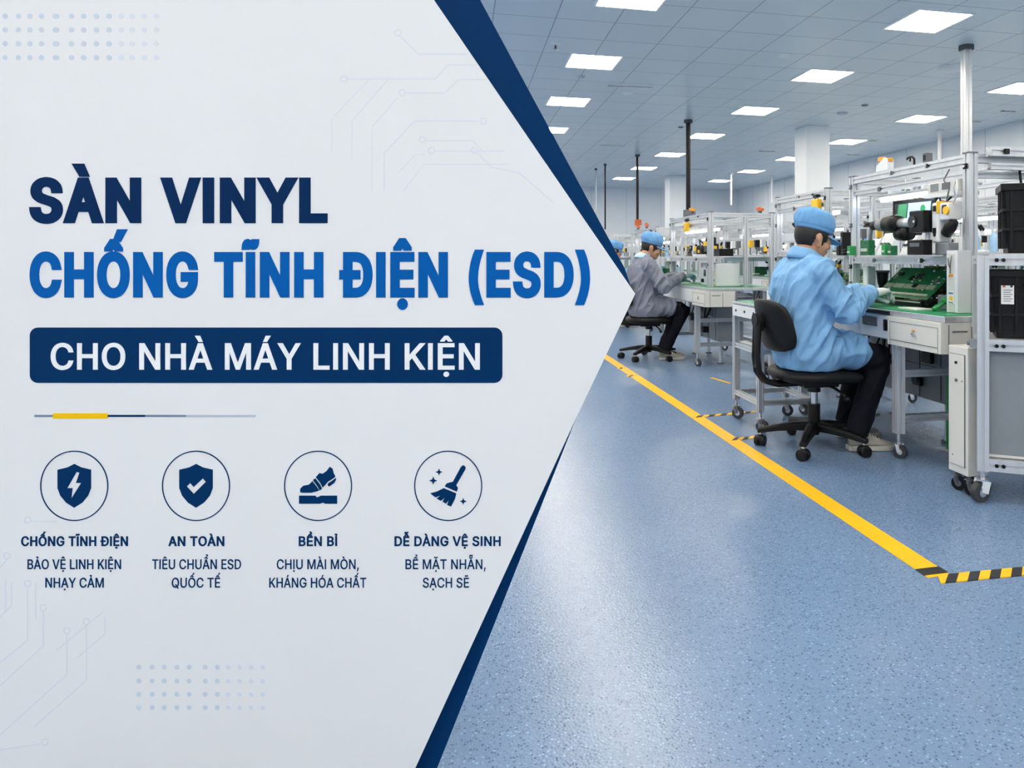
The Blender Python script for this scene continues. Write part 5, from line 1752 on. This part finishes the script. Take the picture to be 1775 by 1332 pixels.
# below the nearest bench: cabinet, cable trays, green strip
def under_unit(label, loc, L=.8, rz=0, seed=1):
    r = random.Random(seed)
    t = thing('machine_base', label, 'machine', loc, rz)
    MB().box(0, .26, 0, L, .22, .60, 'grey').build('housing', t, bevel=.004)
    b = MB()
    for k in range(4):
        y = .05 + k * (L - .1) / 4
        b.box(-.004, 0, y, y + .004, .23, .59, 'seam')
    b.box(-.004, 0, .02, L - .02, .41, .414, 'seam')
    b.build('panel_seam', t)
    for k in range(6):
        y, z = r.uniform(.05, L - .12), r.uniform(.26, .54)
        w, h = r.uniform(.05, .1), r.uniform(.04, .08)
        MB().box(-r.uniform(.02, .06), 0, y, y + w, z, z + h, r.choice(('midgrey', 'white', 'grey', 'black'))).build('module', t, bevel=.003)
    for k in range(4):
        y, z = r.uniform(.05, L - .2), r.uniform(.5, .6)
        MB().tube([(-.02, y, z), (-.05, y + .02, z - .1), (-.06, y + .07, z - .15), (-.05, y + .12, z - .11), (-.02, y + .15, z - .02)], .006, 'black').build('hose', t)
    for y in (.06, L - .06):
        for x in (.05, .2):
            MB().cyl((x, y, 0), (x, y, .22), .018, 'alu', n=12).cyl((x, y, 0), (x, y, .012), .035, 'midgrey', n=14).build('foot', t)
    return t


under_unit('grey machine base with hoses under the nearest bench', (S0.x + .36, S0.y + .46, 0), .85, seed=4)
t = thing('side_strip', 'upright green strip standing under the nearest bench', 'strip', (S0.x + .30, S0.y + .37, 0))
MB().box(-.006, .006, -.013, .013, .012, .42, 'green3').box(-.03, .03, -.03, .03, 0, .012, 'alu').build('strip', t, bevel=.002)
t = thing('under_frame', 'low grey welded frame with posts under the nearest bench drawer', 'frame', (S0.x + .32, S0.y + .02, 0))
for x, y in ((0, 0), (0, .23), (.2, 0), (.2, .23)):
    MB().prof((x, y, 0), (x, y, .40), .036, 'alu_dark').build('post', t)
for z in (.16, .38):
    for x in (0, .2):
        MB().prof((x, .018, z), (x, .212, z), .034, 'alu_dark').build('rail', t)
MB().box(-.02, .22, -.018, .248, .40, .41, 'grey').build('deck', t)
for i, (y, w, h, m, lab) in enumerate(((.06, .1, .11, 'grey', 'grey block on the low frame deck under the drawer'), (.2, .09, .13, 'midgrey', 'darker block on the low frame deck under the drawer'))):
    q = thing('drive_unit', lab, 'drive unit', (S0.x + .36, S0.y + .01 + y * .9, .411))
    MB().box(-.06, .06, -w / 2, w / 2, 0, h, m).build('case', q, bevel=.005)
    MB().tube([(-.06, -.02, h * .7), (-.1, -.01, h * .4), (-.1, .03, h * .3), (-.06, .03, h * .6)], .006, 'black').build('hose', q)
# ------------------------------------------------------------------ kinds of bench equipment, built once, facing -x
PROTO = {}


def proto(key, name, cat, desc):
    t = thing(name, desc, cat, (0, 0, -50))
    PROTO[key] = (t, desc, cat)
    return t


t = proto('tester', 'test_machine', 'machine', 'white windowed test machine')
MB().box(-.12, .14, -.23, .23, 0, .235, 'white').build('housing', t, bevel=.008)
b = MB()
for y, z, w, h in ((.10, .13, .03, .07), (-.02, .19, .07, .03), (-.13, .19, .03, .02)):
    b.box(-.124, -.119, y - w, y + w, z - h / 2, z + h / 2, 'dark')
b.build('window', t)
MB().box(-.135, -.12, -.14, -.04, .012, .05, 'black').build('connector_block', t)
MB().lathe([(.001, 0), (.02, 0), (.02, .02), (.001, .02)], (-.12, .15, .05), (-1, 0, 0), 'black', 16).build('dial', t)
MB().cyl((-.12, -.17, .06), (-.15, -.17, .06), .018, 'black', n=14).build('plug', t)
MB().cbox((-.122, -.19, .13), (.006, .012, .05), 'yellow').cbox((-.122, .19, .2), (.006, .014, .03), 'orange').build('tag', t)
MB().box(-.16, -.10, -.2, -.14, 0, .02, 'yellow').build('clip', t)

t = proto('robot', 'gripper_robot', 'robot', 'black and yellow gripper robot')
MB().box(-.08, .08, -.07, .07, 0, .03, 'midgrey').build('base', t, bevel=.004)
MB().box(-.05, .05, -.05, .05, .03, .16, 'black').build('tower', t, bevel=.01)
MB().tube([(0, 0, .14), (.01, .02, .22), (-.02, .09, .25), (-.05, .13, .2)], .03, 'black').build('arm', t)
MB().box(-.09, -.02, .09, .16, .13, .19, 'yellow').build('yellow_cover', t, bevel=.006)
MB().box(-.08, -.05, .1, .12, .06, .13, 'midgrey').box(-.08, -.05, .135, .15, .06, .13, 'midgrey').build('finger', t)
MB().box(-.06, .0, -.12, -.055, .05, .13, 'yellow').build('side_cover', t, bevel=.006)
MB().cyl((-.05, 0, .1), (-.075, 0, .1), .035, 'midgrey', n=18).build('joint', t)

t = proto('motor', 'motor_unit', 'motor', 'black motor pair')
MB().box(-.06, .06, -.12, .12, 0, .02, 'white').build('plate', t, bevel=.003)
for y in (-.06, .055):
    MB().lathe([(.001, 0), (.04, 0), (.042, .07), (.03, .09), (.001, .1)], (0, y, .02), (0, 0, 1), 'black', 20).build('motor', t)
MB().tube([(0, -.06, .12), (-.03, 0, .17), (0, .055, .12)], .006, 'black').cbox((-.03, 0, .05), (.02, .04, .03), 'yellow').build('cable', t)

t = proto('bottle', 'dispenser_bottle', 'bottle', 'black pump bottle')
MB().lathe([(.001, 0), (.034, 0), (.036, .01), (.036, .13), (.03, .15), (.014, .16), (.014, .175), (.001, .175)], (0, 0, 0), (0, 0, 1), 'black', 20).build('bottle_body', t)
MB().cyl((0, 0, .175), (0, 0, .2), .009, 'steel', n=10).tube([(0, 0, .2), (-.01, 0, .212), (-.045, 0, .208)], .006, 'midgrey').build('pump', t)

t = proto('flask', 'clear_bottle', 'bottle', 'pale plastic bottle')
MB().lathe([(.001, 0), (.03, 0), (.033, .01), (.032, .1), (.014, .14), (.013, .16), (.001, .16)], (0, 0, 0), (0, 0, 1), 'paleblue', 18).build('bottle_body', t)
MB().cyl((0, 0, .16), (0, 0, .185), .016, 'white', n=14).build('cap', t)

t = proto('binblack', 'parts_bin', 'bin', 'small black parts bin')
b = MB().box(-.07, .07, -.1, .1, 0, .008, 'black')
for x0, x1, y0, y1 in ((-.075, -.069, -.1, .1), (.069, .075, -.1, .1), (-.07, .07, -.105, -.099), (-.07, .07, .099, .105)):
    b.box(x0, x1, y0, y1, 0, .075, 'black')
b.build('shell', t)
MB().box(-.082, -.074, -.108, .108, .06, .075, 'black').build('rim', t, bevel=.002)

t = proto('binblue', 'parts_bin', 'bin', 'pale blue parts bin')
b = MB().box(-.07, .07, -.1, .1, 0, .008, 'paleblue')
for x0, x1, y0, y1 in ((-.075, -.069, -.1, .1), (.069, .075, -.1, .1), (-.07, .07, -.105, -.099), (-.07, .07, .099, .105)):
    b.box(x0, x1, y0, y1, 0, .075, 'paleblue')
b.build('shell', t)
MB().box(-.082, -.074, -.108, .108, .06, .075, 'blue').build('rim', t, bevel=.002)

PROTO['board'] = (make_board('circuit_board', 'green circuit board', .22, .13, 31, 'green', rows=True), 'upright green circuit board', 'circuit board')
PROTO['board2'] = (make_board('circuit_board', 'dark green circuit board', .16, .11, 33, 'green2', rows=False), 'small dark green board', 'circuit board')
for k in ('board', 'board2'):
    w = .2 if k == 'board' else .14
    MB().box(-w * .4, w * .4, -.03, .03, 0, .012, 'midgrey').build('stand', PROTO[k][0])
    PROTO[k][0].location = (0, 0, -50)

t = proto('boardrack', 'board_rack', 'rack', 'rack of upright green boards')
MB().box(-.07, .07, -.1, .1, 0, .012, 'midgrey').box(-.07, -.06, -.1, .1, .02, .03, 'alu').box(.06, .07, -.1, .1, .02, .03, 'alu').build('tray', t)
for k in range(6):
    y = -.085 + .034 * k
    MB().box(-.055, .055, y, y + .004, .012, .12, 'green' if k % 2 else 'green2').build('board', t)

t = proto('jig2', 'connector_jig', 'jig', 'white slotted jig')
MB().prism([(-.05, 0), (.05, 0), (.05, .13), (.02, .13)], lambda a, z: (a, -.07, z), lambda a, z: (a, .07, z), 'white').build('plate', t, bevel=.003)
MB().cbox((-.02, -.03, .06), (.03, .02, .03), 'dark').cbox((-.012, .03, .075), (.03, .025, .02), 'green3').build('socket', t)

t = proto('valve', 'valve_block', 'valve', 'small yellow valve block')
MB().cbox((0, 0, .03), (.06, .05, .06), 'grey').build('foot', t, bevel=.004)
MB().cbox((0, 0, .085), (.045, .06, .05), 'yellow').cyl((0, 0, .11), (0, 0, .135), .012, 'black').build('valve_body', t, bevel=.004)

t = proto('scope', 'microscope', 'microscope', 'white bench microscope')
MB().box(-.08, .09, -.07, .07, 0, .02, 'white').build('foot', t, bevel=.006)
MB().cyl((.06, 0, .02), (.06, 0, .27), .015, 'steel', n=14).build('pillar', t)
MB().box(-.06, .07, -.04, .04, .17, .24, 'white').build('head', t, bevel=.012)
MB().cyl((-.03, 0, .17), (-.03, 0, .1), .028, 'black', n=18).cyl((-.05, -.02, .23), (-.1, -.02, .29), .014, 'black', n=12).cyl((-.05, .02, .23), (-.1, .02, .29), .014, 'black', n=12).build('optics', t)

t = proto('supply', 'power_supply', 'power supply', 'pale power supply')
MB().box(-.1, .1, -.1, .1, 0, .13, 'cream').build('case', t, bevel=.006)
MB().box(-.104, -.099, -.07, .02, .07, .11, 'dark').cyl((-.1, .06, .09), (-.115, .06, .09), .014, 'black', n=14).cyl((-.1, .06, .04), (-.115, .06, .04), .01, 'orange', n=12).cyl((-.1, -.02, .035), (-.112, -.02, .035), .01, 'black', n=12).build('front_controls', t)

t = proto('bag', 'blue_bag', 'bag', 'bright blue plastic bag')
b = MB()
rings = []
for z, a, c in ((0, .02, .05), (.03, .05, .085), (.12, .05, .09), (.2, .035, .075), (.26, .012, .03), (.30, .006, .012)):
    rings.append([(a * math.cos(q) * (1 + .25 * math.sin(3 * q + z * 30)), c * math.sin(q) * (1 + .15 * math.cos(5 * q + z * 20)), z) for q in [2 * PI * i / 24 for i in range(24)]])
b.loft(rings, 'blue')
b.build('bag_body', t)
MB().prism([(-.04, .06), (.03, .05), (.045, .17), (-.02, .19)], lambda y, z: (-.064, y, z), lambda y, z: (-.060, y, z), 'paper').build('print_patch', t)

t = proto('reel', 'component_reel', 'reel', 'white component reel')
MB().box(-.05, .05, -.06, .06, 0, .012, 'alu').cyl((0, -.05, .1), (0, .05, .1), .008, 'steel', n=10).box(-.008, .008, -.055, -.048, .01, .11, 'alu').box(-.008, .008, .048, .055, .01, .11, 'alu').build('stand', t)
for y in (-.03, .03):
    MB().cyl((0, y - .002, .1), (0, y + .002, .1), .085, 'white', n=28).build('flange', t)
MB().cyl((0, -.028, .1), (0, .028, .1), .05, 'yellow', n=24).build('tape_roll', t)

t = proto('monitor2', 'bench_screen', 'monitor', 'small lit screen')
MB().box(-.012, .012, -.13, .13, .08, .26, 'midgrey').build('bezel', t, bevel=.004)
MB().box(-.015, -.011, -.118, .118, .092, .248, 'screen').build('lit_page', t)
MB().cyl((.0, 0, 0), (0, 0, .09), .012, 'alu', n=12).box(-.06, .06, -.07, .07, 0, .01, 'alu').build('foot', t)

# ------------------------------------------------------------------ further benches
ORDN = ['first', 'second', 'third', 'fourth', 'fifth', 'sixth', 'seventh', 'eighth', 'ninth', 'tenth']
USED = {}


def put(key, bench_loc, x, y, z, where, rz=0.0, scale=1.0, group=None):
    src, desc, cat = PROTO[key]
    base = '%s %s' % (desc, where)
    n = USED.setdefault(base, [])
    o = copy_tree(src, (bench_loc.x + x, bench_loc.y + y, z + .0015), rz if key not in ('board', 'board2') else rz - PI / 2, base, group, scale)
    o['category'] = cat
    n.append(o)
    return o


KEYS_T = ['tester', 'supply', 'scope', 'boardrack', 'board', 'board2', 'binblack', 'binblue', 'bottle', 'flask', 'jig2', 'motor', 'reel', 'valve', 'robot']
KEYS_S = ['robot', 'motor', 'bottle', 'flask', 'valve', 'reel', 'monitor2', 'binblack', 'supply', 'board2', 'jig2', 'valve', 'scope']
RAD = {'tester': .25, 'supply': .11, 'scope': .08, 'boardrack': .11, 'board': .12, 'board2': .09, 'binblack': .115, 'binblue': .115, 'bottle': .045, 'flask': .04, 'jig2': .08, 'motor': .13, 'reel': .065, 'valve': .04, 'robot': .18, 'monitor2': .14, 'bag': .1}
HGT = {'tester': .236, 'scope': .295, 'robot': .285, 'monitor2': .262, 'bag': .3}


def dress(loc, xf, y0, y1, name, seed, tz=.755, sz=1.033, fixed_t=(), fixed_s=(), group=None, xb=.5):
    """equipment along the table and the shelf of one bench"""
    r = random.Random(seed)
    for z, keys, fixed, lev in ((tz, KEYS_T, fixed_t, 'table'), (sz, KEYS_S, fixed_s, 'shelf')):
        y = y0
        last = None
        fx = list(fixed)
        while y < y1 - .08:
            if fx:
                k = fx.pop(0)
            else:
                k = r.choice([q for q in keys if q != last])
            if k is None:
                y += .12
                continue
            last = k
            sc = r.uniform(.9, 1.0)
            if HGT.get(k, .2) * sc > .215:
                sc = .215 / HGT.get(k, .2)
            a = RAD[k] * sc
            if y + 2 * a > y1 + .02:
                if fx:
                    continue
                y += .06
                if a < .06:
                    break
                continue
            put(k, loc, xf + (.15 if z == tz else .13) + r.uniform(-.0, .04), y + a, z, 'on the %s of %s' % (lev, name), 0, sc, group)
            y += 2 * a + r.uniform(.012, .05)


def number_labels():
    for base, lst in USED.items():
        if len(lst) < 2:
            continue
        if lst[0].get('group'):
            continue
        lst.sort(key=lambda o: o.location.y)
        for i, o in enumerate(lst):
            o['label'] = '%s, %s along' % (base, ORDN[i])


S2 = Vector((2.13, 6.08, 0))
b2 = make_bench('workbench of the worker in grey, second along the yellow line', S2, L=1.45, D=.72, front=.06, post0=.10, post1=1.30, H=1.43, drawer=.40)
S3 = Vector((2.40, 4.46, 0))
MB().prof((.69, .70, .755), (.69, .70, 1.43), .04, 'alu').build('post', b2)
MB().prof((.40, .10, .755), (.40, .10, 1.43), .036, 'alu').build('post', b2)
MB().prof((.66, .12, 1.20), (.66, 1.28, 1.20), .03, 'alu').build('tool_rail', b2)
for k_, y_ in enumerate((.22, .36, .52, .84, .98, 1.14)):
    MB().box(.60, .645, y_ - .02, y_ + .02, 1.12, 1.19, ('white', 'black', 'yellow', 'midgrey', 'white', 'black')[k_]).cyl((.62, y_, 1.05), (.62, y_, 1.12), .008, 'midgrey', n=8).build('clamp', b2, bevel=.003)
b3 = copy_tree(b2, (2.40, 4.46, 0), 0, 'bench between nearest and second benches, just behind the trolley', scale=(1, .66, 1.045))
dress(S2, .07, .14, 1.26, 'the second line-side bench', 3, fixed_t=['tester', 'flask'] + [None] * 5, fixed_s=['binblack', 'robot', 'motor', 'valve'])
dress(S3, .07, .10, .84, 'the bench behind the trolley', 5, tz=.755 * 1.045, sz=1.033 * 1.045, fixed_t=['board', 'boardrack', 'flask', 'binblue'], fixed_s=['binblue', 'flask', 'bottle', 'bag'])
mb0 = under_unit('tall grey machine cabinet under the second line-side bench', (S2.x + .25, S2.y + .43, 0), .88, seed=14)
copy_tree(mb0, (2.65, 4.46 + .29, 0), 0, 'grey machine cabinet under the bench behind the trolley', scale=(1, .64, 1))
rowA = []
for i, (x, y) in enumerate(((2.52, 9.3), (2.25, 12.2), (2.3, 15.1), (2.35, 18.0))):
    nm = '%s line-side bench' % ORDN[i + 2]
    copy_tree(b2, (x, y, 0), 0, 'aluminium workbench, %s along the yellow line past the worker in grey' % ORDN[i + 2])
    copy_tree(mb0, (x + .25, y + .43, 0), 0, 'grey machine cabinet under the %s line-side bench' % ORDN[i + 2])
    dress(Vector((x, y, 0)), .07, .14, 1.26, 'the ' + nm, 40 + i, fixed_t=['boardrack', 'board'] + [None] * 8 if i == 0 else (), fixed_s=['flask', 'valve', 'boardrack', 'board', 'reel'] if i == 0 else ())
rows = (('middle row', 3.75, (4.0, 6.1, 8.2, 10.3, 12.8, 15.3), 60), ('right-hand row', 5.35, (5.2, 6.85, 9.4, 14.0), 80), ('wall-side row', 7.3, (7.5, 10.0, 12.5), 90))
for rn, x, ys, sd in rows:
    for i, y in enumerate(ys):
        copy_tree(b2, (x, y, 0), 0, 'aluminium workbench in the %s behind, %s from the camera' % (rn, ORDN[i]), scale=(1, 1, 1.03))
        copy_tree(mb0, (x + .25, y + .43, 0), 0, 'grey machine cabinet under the %s %s bench' % (ORDN[i], rn.replace(' row', '-row')))
        dress(Vector((x, y, 0)), .07, .14, 1.26, 'the %s %s bench' % (ORDN[i], rn.replace(' row', '-row')), sd + i, tz=.755 * 1.03, sz=1.033 * 1.03,
              fixed_s=['binblue', 'bag', 'supply'] if (rn == 'middle row' and i == 1) else ())
number_labels()
for k, (t, d, c) in PROTO.items():
    def rm(o):
        for ch in kids(o):
            rm(ch)
        bpy.data.objects.remove(o)
    rm(t)

# boards on the trolley
q = make_board('circuit_board', 'green board lying on the small trolley top', .22, .2, 51, 'green', rows=True)
tilt(q, (1.80, 4.0, .7465), 0, rx=-PI / 2 + .001)
q.location = (1.87, 4.02, .752)
q2 = make_board('circuit_board', 'green board lying on the lower shelf of the small trolley', .24, .26, 52, 'green', rows=False)
tilt(q2, (1.87, 3.98, .4995), 0, rx=-PI / 2 + .001)

# yellow hangers and orange caps on the frames behind
def hang_tag(label, loc, m='yellow', h=.12):
    t = thing('hanging_holder', label, 'holder', loc)
    MB().box(-.02, .02, -.045, .045, -h, -.01, m).build('pouch', t, bevel=.008)
    MB().tube([(0, -.03, -.015), (0, 0, .01), (0, .03, -.015)], .005, 'midgrey').cbox((0, 0, .012), (.03, .05, .02), 'black').build('clip', t)
    return t


hang_tag('yellow pouch hanging from the frame behind the trolley', (2.42, 4.62, 1.44))
hang_tag('yellow pouch hanging on the frame above the worker in grey', (2.147, 6.75, 1.375), h=.1)
hang_tag('yellow pouch on the far frame left of the worker in grey', (2.537, 9.6, 1.375), h=.16)
beacon('orange cap block on the second bench top rail, right corner', 2.72, 6.3, 1.435, 'orange', .045, False)
beacon('amber cap block on the second bench front rail', 2.12, 6.5, 1.435, 'amber', .04, False)
beacon('orange cap block on the third bench front rail', 2.53, 9.8, 1.435, 'orange', .06, False)
beacon('small orange cap at the far end of the third bench rail', 2.53, 10.3, 1.435, 'orange', .05, False)
beacon('amber cap block on the fourth bench rail near the board edge', 2.31, 12.5, 1.435, 'amber', .06, False)

q = make_board('circuit_board', 'green board lying under the pale glove of the worker in grey', .30, .22, 61, 'green', rows=True)
tilt(q, (2.30, 6.98, .7575), -PI / 2, rx=-PI / 2 + .001)

t = thing('floor_dolly', 'low black wheeled dolly on the floor behind the trolley', 'dolly', (2.62, 5.58, 0))
MB().box(-.2, .2, -.11, .11, .06, .13, 'black').box(-.17, .17, -.09, .09, .13, .15, 'black').build('platform', t, bevel=.01)
for x in (-.16, .16):
    for y in (-.08, .08):
        caster_mb(MB(), x, y, .026, .062, 2.2, 'black', 'black').build('caster', t)
for o in list(bpy.data.objects):
    pass
